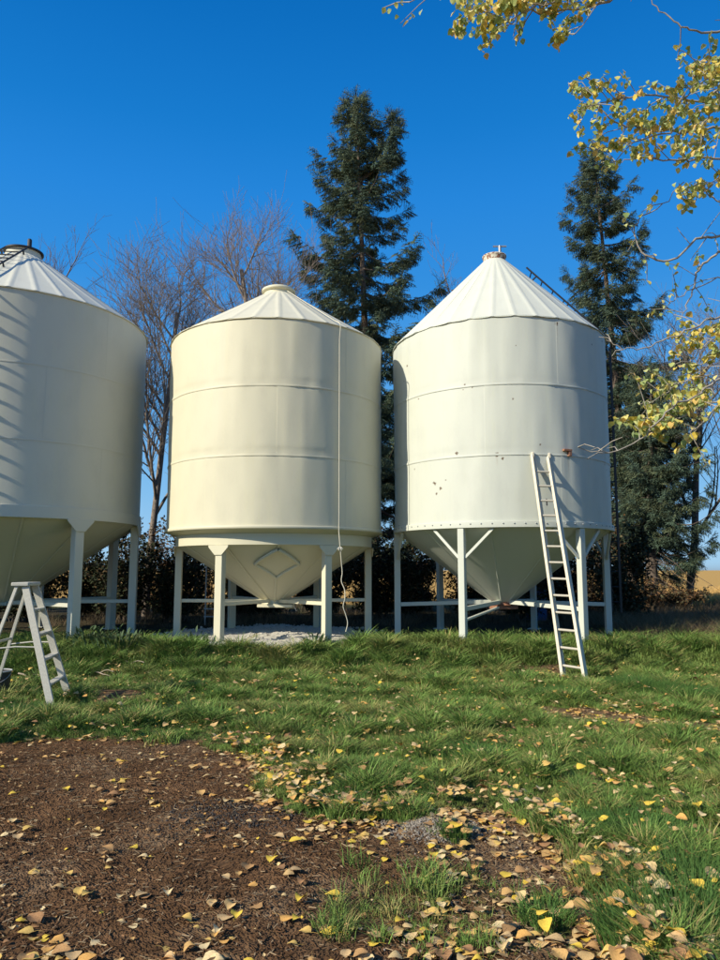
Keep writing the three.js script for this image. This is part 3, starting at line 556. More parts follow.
  if (o.second) {                                              // a second leader
    const [sx, sy, h] = o.second, b0 = ac.getPoint(sy / o.H), pts = [b0, b0.clone().add(V(sx * 0.7, h * 0.35, 0)), b0.clone().add(V(sx, h, 0))], c2 = new THREE.CatmullRomCurve3(pts);
    mesh('second_leader', tube(c2.getPoints(8), [0.07, 0.065, 0.06, 0.05, 0.045, 0.035, 0.028, 0.02, 0.012], 7), spruceBark, root);
    for (let t = 0.25; t < 1; t += 0.09) for (let k = 0; k < 3; k++) { gold += 1.7 + r(); branch(c2.getPoint(t), gold, (1.2 - t) * h * 0.3 * (0.5 + 0.7 * r()), 0.5, 0.12); }
    for (let k = 0; k < 12; k++) addShoot(c2.getPoint(1 - 0.012 * k), V((r() - 0.5) * 0.7, 1, (r() - 0.5) * 0.7).normalize(), 0.95);
  }
  if (o.dead) for (let k = 0; k < o.dead; k++) {               // bare lower limbs
    const a = r() * 6.28, b0 = ac.getPoint((0.6 + r() * o.y0) / o.H), L = 0.8 + 1.6 * r(), hd = V(Math.sin(a), 0, Math.cos(a)), pts = [];
    for (let i = 0; i <= 5; i++) pts.push(b0.clone().addScaledVector(hd, L * i / 5).add(V((r() - 0.5) * 0.12, -0.5 * L * Math.pow(i / 5, 1.4), (r() - 0.5) * 0.12)));
    wood.push(tube(pts, pts.map((_, i) => 0.022 * (1 - i / 5.5)), 4));
    for (let q = 0; q < 7; q++) { const s = pts[2 + (q % 4)], e = s.clone().add(V((r() - 0.5) * 0.7, -0.3 * r(), (r() - 0.5) * 0.7)); wood.push(tube([s, s.clone().lerp(e, 0.5).add(V(0, 0.05, 0)), e], [0.008, 0.006, 0.003], 3)); }
  }
  tag(mesh('branches', mergeGeometries(wood), spruceBark, root), null, null, null, 'stuff');
  items.forEach((it, k) => scatter('needles', shoots[k], needleMat, it, root));
}
const pos = (px, depth) => { const x = (px - 360) / FPX * depth * 1.0; return V(x, 0.25, -depth); };
spruce({ seed: 43, p: pos(372, 24), H: 18.4, lean: -0.55, tr: 0.24, y0: 2.6, step: 0.58, dens: 1.45, gap: 0.13, second: [1.25, 15.6, 2.5], prof: [[18.4, 0.1], [17.7, 0.35], [16.8, 0.85], [15.6, 1.6], [13.6, 2.1], [11, 2.55], [8, 2.9], [2, 3.2]], label: 'tall dark spruce with two tops rising between the middle and right bins' });
spruce({ seed: 47, p: pos(630, 26), H: 17.6, lean: -0.75, tr: 0.24, y0: 3.0, step: 0.6, dens: 1.45, gap: 0.13, dead: 30, prof: [[17.6, 0.1], [16.6, 0.5], [15.0, 1.3], [13, 1.8], [10.5, 2.1], [7, 1.9], [2, 1.9]], label: 'tall narrow spruce behind the right bin ladder' });
spruce({ seed: 52, p: pos(648, 23.5), H: 7.8, lean: 0.35, tr: 0.22, y0: 2.2, step: 0.52, dens: 1.3, gap: 0.22, tone: 1.1, side: 0.2, dead: 36, prof: [[7.8, 0.3], [6.6, 1.0], [4.6, 1.6], [1.8, 1.9]], label: 'low drooping spruce at the right edge before the stubble field' });
for (const [x, z, ry, label] of [[15.5, -8.5, 1.0, 'added unseen spruce outside the right edge, nearest to the viewer'], [17, -13.5, 2.3, 'added unseen spruce outside the right edge, second from the viewer'], [18.5, -18.5, 4.0, 'added unseen spruce outside the right edge, third from the viewer']]) {  // spruce copies added out of view to block low sky light on the right bin
  const c = scene.getObjectByName('spruce_tree').clone(); c.name = numbered('spruce_tree'); c.position.set(x, 0.1, z); c.rotation.y = ry; c.scale.setScalar(0.9); c.userData = { label, category: 'spruce tree', group: 'added sky blocking spruces beyond the right edge' }; scene.add(c);
}
console.log('spruces');

function bareTree(o) {
  const r = rng(o.seed), root = thing('bare_tree', o.label, 'bare tree', o.p, 'leafless trees behind the bins');
  const M = barkMat(...(o.col || [0.24, 0.19, 0.155])), twigs = [];
  let count = 0;
  const grow = (p, d, L, rad, lev) => {
    const n = lev < 2 ? 7 : 4, pts = [p.clone()], dir = d.clone(); const q = p.clone();
    for (let k = 1; k <= n; k++) { const w = lev === 0 ? o.crook : 0.24; dir.add(V((r() - 0.5) * w, (r() - 0.5) * w * 0.5 + (lev ? 0.07 : 0.03), (r() - 0.5) * w)).normalize(); q.addScaledVector(dir, L / n); pts.push(q.clone()); }
    const rEnd = lev >= 3 ? 0.3 : 0.5, radii = pts.map((_, k) => Math.max(0.0042, rad * (1 - (1 - rEnd) * k / n))), g = tube(pts, radii, lev === 0 ? 10 : lev === 1 ? 7 : lev === 2 ? 5 : 3);
    if (lev === 0) mesh('trunk', g, M, root); else if (lev === 1) mesh('limb', g, M, root); else twigs.push(g);
    count++;
    if (lev >= o.levels) return;
    const kids = o.kids[lev];
    for (let k = 0; k < kids; k++) {
      const f = lev === 0 ? o.fork + (1 - o.fork) * (k + r() * 0.6) / kids : 0.22 + 0.78 * (k + r()) / kids, x = Math.min(n - 0.001, f * n), i = x | 0, b = pts[i].clone().lerp(pts[i + 1], x - i);
      const tang = pts[i + 1].clone().sub(pts[i]).normalize(), a = r() * 6.283, sx = V(Math.cos(a), 0.15, Math.sin(a)); sx.addScaledVector(tang, -sx.dot(tang)).normalize();
      const ang = (o.spread || 0.7) * (0.6 + 0.6 * r()), nd = tang.clone().multiplyScalar(Math.cos(ang)).addScaledVector(sx, Math.sin(ang)).normalize();
      grow(b, nd, L * (lev === 0 ? o.limb * (1.15 - 0.65 * (f - o.fork) / (1 - o.fork)) : 0.62) * (0.7 + 0.5 * r()), Math.max(0.0045, radii[i] * (lev === 0 ? 0.5 : 0.55)), lev + 1);
    }
  };
  grow(V(0, -0.2, 0), V(o.lean || 0, 1, 0).normalize(), o.H * 0.92, o.rad, 0);
  tag(mesh('twigs', mergeGeometries(twigs), M, root), null, null, null, 'stuff');
}
bareTree({ seed: 61, p: pos(148, 20), H: 9.6, lean: 0.04, crook: 0.12, rad: 0.11, fork: 0.32, limb: 0.31, kids: [14, 8, 7, 5], col: [0.29, 0.235, 0.19], levels: 4, spread: 0.75, label: 'bushy leafless tree between the left and middle bins' });
bareTree({ seed: 63, p: pos(266, 24), H: 13.0, lean: 0.01, crook: 0.08, rad: 0.14, fork: 0.55, limb: 0.27, kids: [12, 8, 7, 4], levels: 4, spread: 0.72, col: [0.31, 0.25, 0.205], label: 'leafless tree with upright crown behind the middle bin roof' });
bareTree({ seed: 64, p: pos(240, 25), H: 10.2, lean: -0.01, crook: 0.1, rad: 0.09, fork: 0.55, limb: 0.24, kids: [9, 6, 5, 2], levels: 4, spread: 0.5, col: [0.3, 0.225, 0.19], label: 'slim leafless tree just left of the upright crowned one' });
bareTree({ seed: 67, p: pos(30, 23), H: 12.2, lean: 0.02, crook: 0.12, rad: 0.09, fork: 0.55, limb: 0.24, kids: [8, 5, 3, 2], levels: 4, spread: 0.5, label: 'thin leafless tree peeking over the left bin roof' });
bareTree({ seed: 68, p: pos(458, 23), H: 12.0, lean: -0.01, crook: 0.12, rad: 0.08, fork: 0.6, limb: 0.22, kids: [7, 4, 3, 2], levels: 4, spread: 0.55, label: 'sparse leafless tree beside the right bin roof' });
bareTree({ seed: 71, p: pos(682, 25), H: 9.6, lean: 0.1, crook: 0.2, rad: 0.14, fork: 0.22, limb: 0.42, kids: [11, 8, 6, 4], levels: 4, spread: 0.75, col: [0.26, 0.22, 0.19], label: 'tangled leafless tree at the right behind the yellow leaves' });
console.log('bare trees');

// thicket behind the bins: each bush has stems and small leaves
function leafGeo(L, W, curl, fold, cols = 2, rows = 4) {
  return surf((u, v) => { const w = W * Math.pow(Math.sin(Math.PI * Math.pow(clamp(v, 0.001, 0.999), 0.62)), 0.85), x = (u - 0.5) * 2; return [x * w / 2, Math.abs(x) * fold * w + curl * Math.sin(Math.PI * 0.9 * v) * L + 0.12 * fold * L * Math.sin(v * 9 + x * 2) * Math.abs(x), v * L]; }, cols, rows);
}
{
  const stemM = barkMat(0.14, 0.11, 0.085), leafM = mat(1, 1, 1, 0.8), lg = leafGeo(0.075, 0.045, 0.1, 0.15, 2, 2);
  const names = ['left', 'right'];
  const r = rng(91), spots = [];
  for (let k = 0; k < 15; k++) spots.push([-11.5 + k * 1.28 + r() * 0.5, -18.7 - r() * 1.6, 1.5 + r() * 0.8, 'dense dark bush in the shaded thicket behind the bins']);
  const right = [[5.6, -21.5, 1.8], [7.0, -22.5, 1.5], [8.2, -21.8, 0.9], [9.6, -22.6, 0.6], [-5.2, -20.4, 2.5]];
  for (let k = 0; k < 13; k++) spots.push([-14 + k * 1.75 + r() * 0.6, -22.0 - r() * 2, 2.1 + r() * 1.2, 'tall brown bush at the back of the thicket behind the bins']);
  right.forEach((q, k) => spots.push([...q, ['brown twiggy bush behind the foot of the wall ladder', 'brown twiggy bush left of the low spruce trunk', 'brown twiggy bush right of the low spruce trunk', 'small brown bush in front of the stubble field', 'brown bush at the foot of the bushy leafless tree'][k]]));
  const ord = ['first', 'second', 'third', 'fourth', 'fifth', 'sixth', 'seventh', 'eighth', 'ninth', 'tenth', 'eleventh', 'twelfth', 'thirteenth', 'fourteenth', 'last'];
  const bushLabel = (x, z, back, i) => back ? `${ord[i - 15]} from the left of the tall brown bushes at the back of the thicket` : `${ord[i]} from the left of the low dark bushes behind the bins`;
  spots.forEach(([x, z, H, label], i) => {
    const back = i >= 15; if (i < 28) label = bushLabel(x, z, back, i); const root = thing(back ? 'tall_bush' : 'dark_bush', label, 'bush', V(x, height(x, z) - 0.03, z), back ? 'tall bushes at the back of the thicket' : 'dark bushes behind the bins');
    const st = [], it = [];
    for (let k = 0; k < 24; k++) {
      const a = r() * 6.28, w = 0.35 + r() * 0.85, h = H * (0.55 + 0.5 * r()), p0 = V((r() - 0.5) * 0.7, 0, (r() - 0.5) * 0.5), e = V(Math.sin(a) * w, h, Math.cos(a) * w * 0.8), mid = p0.clone().lerp(e, 0.5).add(V((r() - 0.5) * 0.3, 0.15, (r() - 0.5) * 0.3));
      const c = curve([p0, mid, e], 6); st.push(tube(c, c.map((_, q) => 0.014 * (1 - q / 7)), 4));
      for (let q = 0; q < 7; q++) { const s = c[1 + (q % 6)], t = s.clone().add(V((r() - 0.5) * 0.8, 0.25 * r() + 0.05, (r() - 0.5) * 0.8)); st.push(tube([s, s.clone().lerp(t, 0.55).add(V(0, 0.05, 0)), t], [0.006, 0.005, 0.003], 3));
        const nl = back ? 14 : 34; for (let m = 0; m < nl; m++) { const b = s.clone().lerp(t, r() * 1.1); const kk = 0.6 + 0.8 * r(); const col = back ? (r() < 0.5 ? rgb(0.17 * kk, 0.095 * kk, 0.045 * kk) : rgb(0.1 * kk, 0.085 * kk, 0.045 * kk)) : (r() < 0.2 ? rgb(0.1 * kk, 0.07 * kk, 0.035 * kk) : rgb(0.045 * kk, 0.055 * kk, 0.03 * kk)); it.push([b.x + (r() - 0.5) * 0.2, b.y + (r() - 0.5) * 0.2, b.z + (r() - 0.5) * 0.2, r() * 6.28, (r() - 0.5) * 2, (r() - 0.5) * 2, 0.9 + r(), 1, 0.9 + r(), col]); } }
    }
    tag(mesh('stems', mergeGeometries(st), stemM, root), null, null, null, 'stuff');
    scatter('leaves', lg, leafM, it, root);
  });
}
console.log('bushes');
// ------------------------------------------------------------------ poplar overhanging from the right
{
  const r = rng(131), root = thing('poplar_tree', 'poplar with yellow and green leaves on pale branches hanging in from the right', 'poplar tree', V(6.2, 0, -5.4));
  const bark = barkMat(0.42, 0.38, 0.32), loc = p => p.clone().sub(root.position);
  const trunkPts = [V(0, -0.2, 0), V(-0.08, 1.6, 0.05), V(0.05, 3.4, 0), V(0.12, 6, 0.1), V(0.1, 9.5, 0)];
  const tc = new THREE.CatmullRomCurve3(trunkPts);
  mesh('trunk', tube(tc.getPoints(18), Array.from({ length: 19 }, (_, k) => 0.19 * (1 - k / 20)), 12), bark, root);
  const spots = [];                                            // leaf places: [position, branch direction]
  const twig = (pts, rad, leafy, from = 0.25, to = 1) => {
    const c = new THREE.CatmullRomCurve3(pts), L = c.getLength(), n = Math.max(6, Math.round(L / 0.09)), p = c.getPoints(n);
    for (let k = 1; k < n; k++) p[k].add(V((r() - 0.5) * 0.025, (r() - 0.5) * 0.025, (r() - 0.5) * 0.025));
    const br = mesh('branch', tube(p, p.map((_, k) => Math.max(0.0035, rad * (1 - 0.8 * k / n))), 6), bark, root);
    const side = [];
    for (let k = Math.floor(n * from * 0.6); k <= n; k++) {
      if (r() < 0.62 * leafy + 0.08) {
        const d = V((r() - 0.5) * 1.3 - 0.35, (r() - 0.35) * 1.1, (r() - 0.5) * 1.3).normalize(), l = 0.08 + 0.24 * r(), e = p[k].clone().addScaledVector(d, l), m = p[k].clone().addScaledVector(d, l * 0.5).add(V((r() - 0.5) * 0.04, 0.02, 0));
        side.push(tube([p[k], m, e], [0.0042, 0.0036, 0.0026], 4));
        if (k / n > from && k / n <= to) { const q = Math.floor(leafy * (5 + r() * 16)); for (let j = 0; j < q; j++) spots.push([m.clone().lerp(e, r() * 1.2 - 0.2).add(V((r() - 0.5) * 0.07, (r() - 0.5) * 0.07, (r() - 0.5) * 0.07)), d]); }
      }
    }
    if (side.length) mesh('twigs', mergeGeometries(side), bark, br).userData.kind = 'stuff';
  };
  const D = (x, y, d) => loc(at(x, y, d));
  // branches seen in the picture, each at its own distance
  const B = [
    [[[900, -60, 5.3], [790, -10, 5.1], [720, 30, 5.0], [688, 29, 4.9], [662, 12, 4.9], [640, -14, 4.9]], 0.013, 0.15],
    [[[880, -120, 4.8], [720, -60, 4.7], [640, -14, 4.6], [590, 6, 4.6], [545, 12, 4.5], [500, 8, 4.5], [468, 22, 4.5]], 0.014, 1.5],
    [[[820, -150, 4.6], [700, -70, 4.5], [620, -22, 4.5], [565, -2, 4.4], [520, 14, 4.4], [505, 32, 4.4]], 0.012, 1.5],
    [[[620, -22, 4.5], [606, -6, 4.5], [592, 12, 4.4], [575, 34, 4.4]], 0.007, 1.7],
    [[[590, -12, 4.45], [520, -24, 4.5], [470, -20, 4.5], [410, 2, 4.5]], 0.007, 0.35],
    [[[930, 90, 6.0], [800, 118, 5.8], [720, 128, 5.7], [660, 131, 5.6], [610, 118, 5.5], [582, 82, 5.5]], 0.016, 1.15],
    [[[860, 60, 5.4], [760, 66, 5.3], [715, 92, 5.2], [690, 122, 5.2], [640, 140, 5.1], [598, 150, 5.1]], 0.013, 1.2],
    [[[860, 130, 5.6], [740, 110, 5.5], [690, 100, 5.4], [640, 96, 5.3], [600, 104, 5.3], [577, 112, 5.3]], 0.012, 1.25],
    [[[900, 200, 5.9], [780, 168, 5.7], [720, 158, 5.6], [680, 160, 5.5], [640, 158, 5.4], [612, 162, 5.4]], 0.013, 1.0],
    [[[940, 150, 5.2], [800, 84, 5.1], [730, 70, 5.0], [700, 84, 5.0], [676, 106, 5.0]], 0.012, 1.2],
    [[[930, 215, 5.7], [800, 225, 5.5], [720, 235, 5.4], [696, 240, 5.3], [668, 262, 5.3], [642, 252, 5.3], [634, 236, 5.3], [640, 218, 5.3], [662, 206, 5.3], [684, 182, 5.3]], 0.0125, 0.35],
    [[[930, 250, 6.2], [790, 250, 6.0], [720, 252, 5.9], [698, 272, 5.9], [692, 292, 5.8], [682, 316, 5.8]], 0.017, 0.4],
    [[[940, 300, 6.0], [800, 270, 5.9], [720, 278, 5.8], [680, 296, 5.7], [668, 304, 5.7]], 0.009, 0.25],
    [[[920, 300, 5.4], [800, 306, 5.2], [720, 316, 5.1], [692, 328, 5.0], [656, 344, 5.0], [626, 349, 5.0], [606, 340, 5.0]], 0.0105, 0.35, 0.7],
    [[[940, 340, 5.9], [810, 350, 5.7], [720, 352, 5.6], [700, 372, 5.6], [672, 388, 5.6], [648, 404, 5.6]], 0.011, 1.0],
    [[[930, 360, 5.2], [800, 366, 5.0], [720, 378, 4.9], [694, 396, 4.85], [668, 410, 4.8], [642, 438, 4.8], [608, 452, 4.8], [578, 447, 4.8]], 0.012, 0.7, 0.78],
    [[[930, 420, 5.6], [800, 408, 5.5], [720, 400, 5.4], [690, 414, 5.4], [660, 424, 5.3], [640, 432, 5.3]], 0.011, 1.5],
    [[[900, 40, 5.0], [780, 70, 4.9], [730, 96, 4.9], [706, 120, 4.9], [698, 150, 4.9]], 0.011, 1.6],
    [[[900, 160, 5.3], [790, 150, 5.2], [735, 168, 5.1], [705, 190, 5.1], [690, 205, 5.1]], 0.010, 1.2],
    [[[880, -20, 5.6], [780, 44, 5.5], [728, 76, 5.5], [700, 66, 5.4]], 0.010, 1.5],
    [[[900, 390, 5.3], [790, 380, 5.2], [735, 392, 5.1], [708, 418, 5.1], [690, 432, 5.1]], 0.010, 1.5],
    [[[900, 130, 6.3], [790, 190, 6.1], [725, 205, 6.0], [700, 190, 6.0], [680, 196, 6.0]], 0.011, 0.7],
    [[[900, 330, 5.8], [800, 345, 5.6], [720, 338, 5.5], [704, 346, 5.5], [690, 362, 5.5]], 0.009, 1.2],
  ];
  const limbs = [];
  for (const [p, rad, leafy, to = 1] of B) { const pts = p.map(q => D(...q)); twig(pts, rad, leafy, 0.38, to); if (p[0][0] > 800) limbs.push([pts[0], rad]); }
  // limbs that carry them, from the trunk outside the frame
  for (const [e, rad] of limbs) {
    const ty = clamp(e.y - 0.9 - r() * 0.5, 1.2, 8), t = clamp((ty + 0.2) / 9.7), s = tc.getPoint(t), m = s.clone().lerp(e, 0.55).add(V(0, -0.12, (r() - 0.5) * 0.2));
    const pts = curve([s, m, e], 10); mesh('limb', tube(pts, pts.map((_, k) => rad * (2.4 - 1.4 * k / 10)), 8), bark, root);
  }
  const vis = spots.slice();
  // rest of the crown, outside the frame on the right
  const crown = [];
  for (let k = 0; k < 26; k++) {
    const a = -1.9 + 4.6 * r(), y = 3.0 + 6 * r(), s = tc.getPoint(clamp((y - 0.6) / 9.7)), L = 1.3 + 1.7 * r(); const d = V(Math.cos(a) * 0.9, 0.45, Math.sin(a)).normalize(); if (d.x < 0.1) d.x = 0.1 + 0.4 * r();
    const e = s.clone().addScaledVector(d, L), pts = curve([s, s.clone().lerp(e, 0.5).add(V(0, -0.15, 0)), e], 8); mesh('limb', tube(pts, pts.map((_, q) => 0.03 * (1 - q / 9)), 6), bark, root);
    for (let j = 0; j < 90; j++) { const q = pts[2 + Math.floor(r() * 7)]; crown.push([q.clone().add(V((r() - 0.5) * 1.1, (r() - 0.5) * 1.1, (r() - 0.5) * 1.1)), d]); }
  }
  const pal = [[0.80, 0.62, 0.09], [0.80, 0.68, 0.22], [0.64, 0.60, 0.15], [0.40, 0.48, 0.14], [0.24, 0.33, 0.09], [0.48, 0.53, 0.16], [0.72, 0.48, 0.12], [0.58, 0.60, 0.22], [0.34, 0.42, 0.12]];
  const lm = pal.map(c => new THREE.MeshPhysicalMaterial({ color: rgb(...c), roughness: 0.8, side: THREE.DoubleSide, transmission: 0.4, thickness: 0 }));
  const lg = [leafGeo(0.054, 0.047, 0.05, 0.12), leafGeo(0.05, 0.043, -0.1, 0.2), leafGeo(0.057, 0.05, 0.12, 0.05), leafGeo(0.042, 0.038, 0.2, 0.25)];
  const o = new THREE.Object3D(); o.rotation.order = 'YXZ';
  const place = () => [r() * 6.28, 0.4 + r() * 1.2, (r() - 0.5) * 1.2];
  const order = vis.map((s, k) => k).sort(() => 0); const rest = lm.map(() => []);
  order.forEach((k, i) => {
    const [p] = vis[k], [a, b, c] = place(), sc = 0.62 + 0.5 * r(), mi = Math.floor(Math.pow(r(), 1.25) * pal.length) % pal.length;
    if (i % Math.ceil(vis.length / 300) === 0) { const m = mesh('leaf', lg[i % 4], lm[mi], root); m.position.copy(p); m.rotation.set(b, a, c, 'YXZ'); m.scale.setScalar(sc); }
    else rest[mi].push([p.x, p.y, p.z, a, b, c, sc, sc, sc]);
  });
  crown.forEach(([p]) => { const [a, b, c] = place(); rest[Math.floor(r() * pal.length)].push([p.x, p.y, p.z, a, b, c, 1.3, 1.3, 1.3]); });
  rest.forEach((it, k) => it.length && scatter('leaves', lg[k % 4], lm[k], it, root));
  console.log('poplar leaves', vis.length, crown.length);
}

// ------------------------------------------------------------------ grass, weeds, litter
function tuftGeo(seed, n, h, spread, w, lean) {
  const r = rng(seed), P = [], I = [];
  for (let k = 0; k < n; k++) {
    const a = r() * 6.28, q = Math.sqrt(r()) * spread, x = Math.cos(a) * q, z = Math.sin(a) * q, H = h * (0.55 + 0.6 * r()), b = a + (r() - 0.5) * 2, l = lean * (0.3 + r()) * H, dx = Math.cos(b) * l, dz = Math.sin(b) * l, f = r() * 6.28, wx = Math.cos(f) * w * (0.7 + 0.6 * r()) / 2, wz = Math.sin(f) * w / 2, i = P.length / 3;
    P.push(x - wx, -0.01, z - wz, x + wx, -0.01, z + wz, x + dx * 0.3 - wx * 0.85, H * 0.55, z + dz * 0.3 - wz * 0.85, x + dx * 0.3 + wx * 0.85, H * 0.55, z + dz * 0.3 + wz * 0.85, x + dx, H * (1 - 0.25 * lean * r()), z + dz);
    I.push(i, i + 1, i + 3, i, i + 3, i + 2, i + 2, i + 3, i + 4);
  }
  const g = new THREE.BufferGeometry(); g.setAttribute('position', new THREE.Float32BufferAttribute(P, 3)); g.setIndex(I); g.computeVertexNormals(); return g;
}
const grassMat = new THREE.MeshPhysicalMaterial({ roughness: 0.7, specularIntensity: 0.35, side: THREE.DoubleSide, color: rgb(1, 1, 1) });
const inView = (x, z, m = 0.9) => Math.abs(x) < -z * 0.515 + m;
const grassCol = (r, x, z) => {
  const p = 0.5 + 0.5 * fbm(x * 0.8 + 12, z * 0.8, 3), k = 0.5 + 0.85 * r(), dry = sstep(0.55, 0.85, 0.5 + 0.5 * fbm(x * 0.7, z * 0.7 + 40, 3) + 0.25 * (r() - 0.5));
  const c = [0.112 + 0.08 * p, 0.215 + 0.07 * p, 0.045 + 0.018 * p], e = [0.42, 0.33, 0.13]; const m = r() < 0.13 ? 0.85 : 0.5 * dry;
  return rgb(...c.map((v, i) => (v + (e[i] - v) * m) * k));
};
{
  const r = rng(201), G = [tuftGeo(1, 16, 0.085, 0.045, 0.0045, 0.8), tuftGeo(2, 14, 0.11, 0.05, 0.0048, 0.9), tuftGeo(3, 18, 0.065, 0.05, 0.0042, 1.1), tuftGeo(4, 12, 0.13, 0.04, 0.005, 0.75)];
  const items = G.map(() => []); let tries = 0;
  while (tries < 150000) {
    tries++;
    const z = -(2.3 + 11.2 * Math.pow(r(), 0.8)), hw = -z * 0.515 + 1.0, x = (r() * 2 - 1) * hw;
    const d = dirt(x, z); if (r() < d * 1.04) continue;
    if (Math.hypot(x - BINS[1].x, z - BINS[1].z) < 2.1 + 0.35 * r()) continue;
    const lush = clamp(0.5 + 0.75 * fbm(x * 1.3 + 31, z * 1.3, 4), 0, 1.1); if (r() > 0.55 + 0.6 * lush) continue;
    const s = (0.35 + 1.1 * lush * lush + 0.25 * lush) * (0.75 + 0.5 * r()) * (1 - 0.35 * d) * (1 + 0.45 * sstep(-11.0, -12.2, z)), far = 1 + 0.05 * Math.max(0, -z - 5), v = lush > 0.55 ? (r() < 0.5 ? 1 : 3) : (r() < 0.6 ? 0 : 2);
    items[v].push([x, height(x, z), z, r() * 6.28, (r() - 0.5) * 0.3, (r() - 0.5) * 0.3, s * far, s, s * far, grassCol(r, x, z)]);
  }
  items.forEach((it, k) => tag(scatter('lawn_grass', G[k], grassMat, it), ['short green lawn grass covering the yard', 'longer green grass growing through the yard', 'low matted grass in the worn parts of the yard', 'tallest loose grass blades scattered over the yard'][k], 'grass'));
  console.log('grass', items.map(i => i.length).join());
}
// clumps of tall grass that stand out
{
  const r = rng(211);
  const list = [[700, 905, 0.36, 0.2, 'thick dark green grass clump at the right edge of the foreground'], [680, 950, 0.34, 0.19, 'thick green grass clump in the bottom right corner'], [640, 838, 0.3, 0.14, 'rounded grass clump just above the leaf drift on the right'], [580, 832, 0.2, 0.13, 'small grass clump on the edge of the bare earth right of centre'], [546, 920, 0.12, 0.1, 'lone grass tuft on bare earth among yellow leaves'], [455, 838, 0.08, 0.08, 'tiny grass tuft beside the grey gravel heap'], [335, 806, 0.22, 0.13, 'grass clump at the tip of the lawn beside the brown earth'], [395, 790, 0.3, 0.12, 'broad grass clump on the lawn edge in the middle'], [560, 700, 0.35, 0.16, 'grass clump on the lawn in front of the leaning ladder'], [640, 692, 0.42, 0.2, 'grass clump beyond the leafy path on the right'], [690, 700, 0.4, 0.2, 'grass clump beyond the path at the right edge'], [20, 716, 0.3, 0.12, 'grass clump at the feet of the stepladder'], [470, 760, 0.32, 0.12, 'lawn clump left of the leafy path'], [620, 770, 0.3, 0.13, 'lawn clump below the leafy path on the right']];
  list.forEach(([px, py, R, h, label], i) => {
    const c = groundPx(px, py), y = height(c.x, c.z), root = thing('grass_clump', label, 'grass clump', V(c.x, y, c.z), 'clumps of tall grass');
    const G = [tuftGeo(300 + i, Math.round(1500 * R * R / 0.1) + 80, h, R, 0.0045, 0.75), tuftGeo(340 + i, Math.round(500 * R * R / 0.1) + 40, h * 0.8, R, 0.0045, 0.95)];
    G.forEach((g, k) => { const kk = 0.75 + 0.25 * r(); tag(mesh('blades', g, new THREE.MeshPhysicalMaterial({ roughness: 0.7, specularIntensity: 0.3, side: THREE.DoubleSide, color: k ? rgb(0.13 * kk, 0.21 * kk, 0.05 * kk) : rgb(0.075 * kk, 0.16 * kk, 0.036 * kk) }), root), null, null, null, 'stuff'); });
  });
}
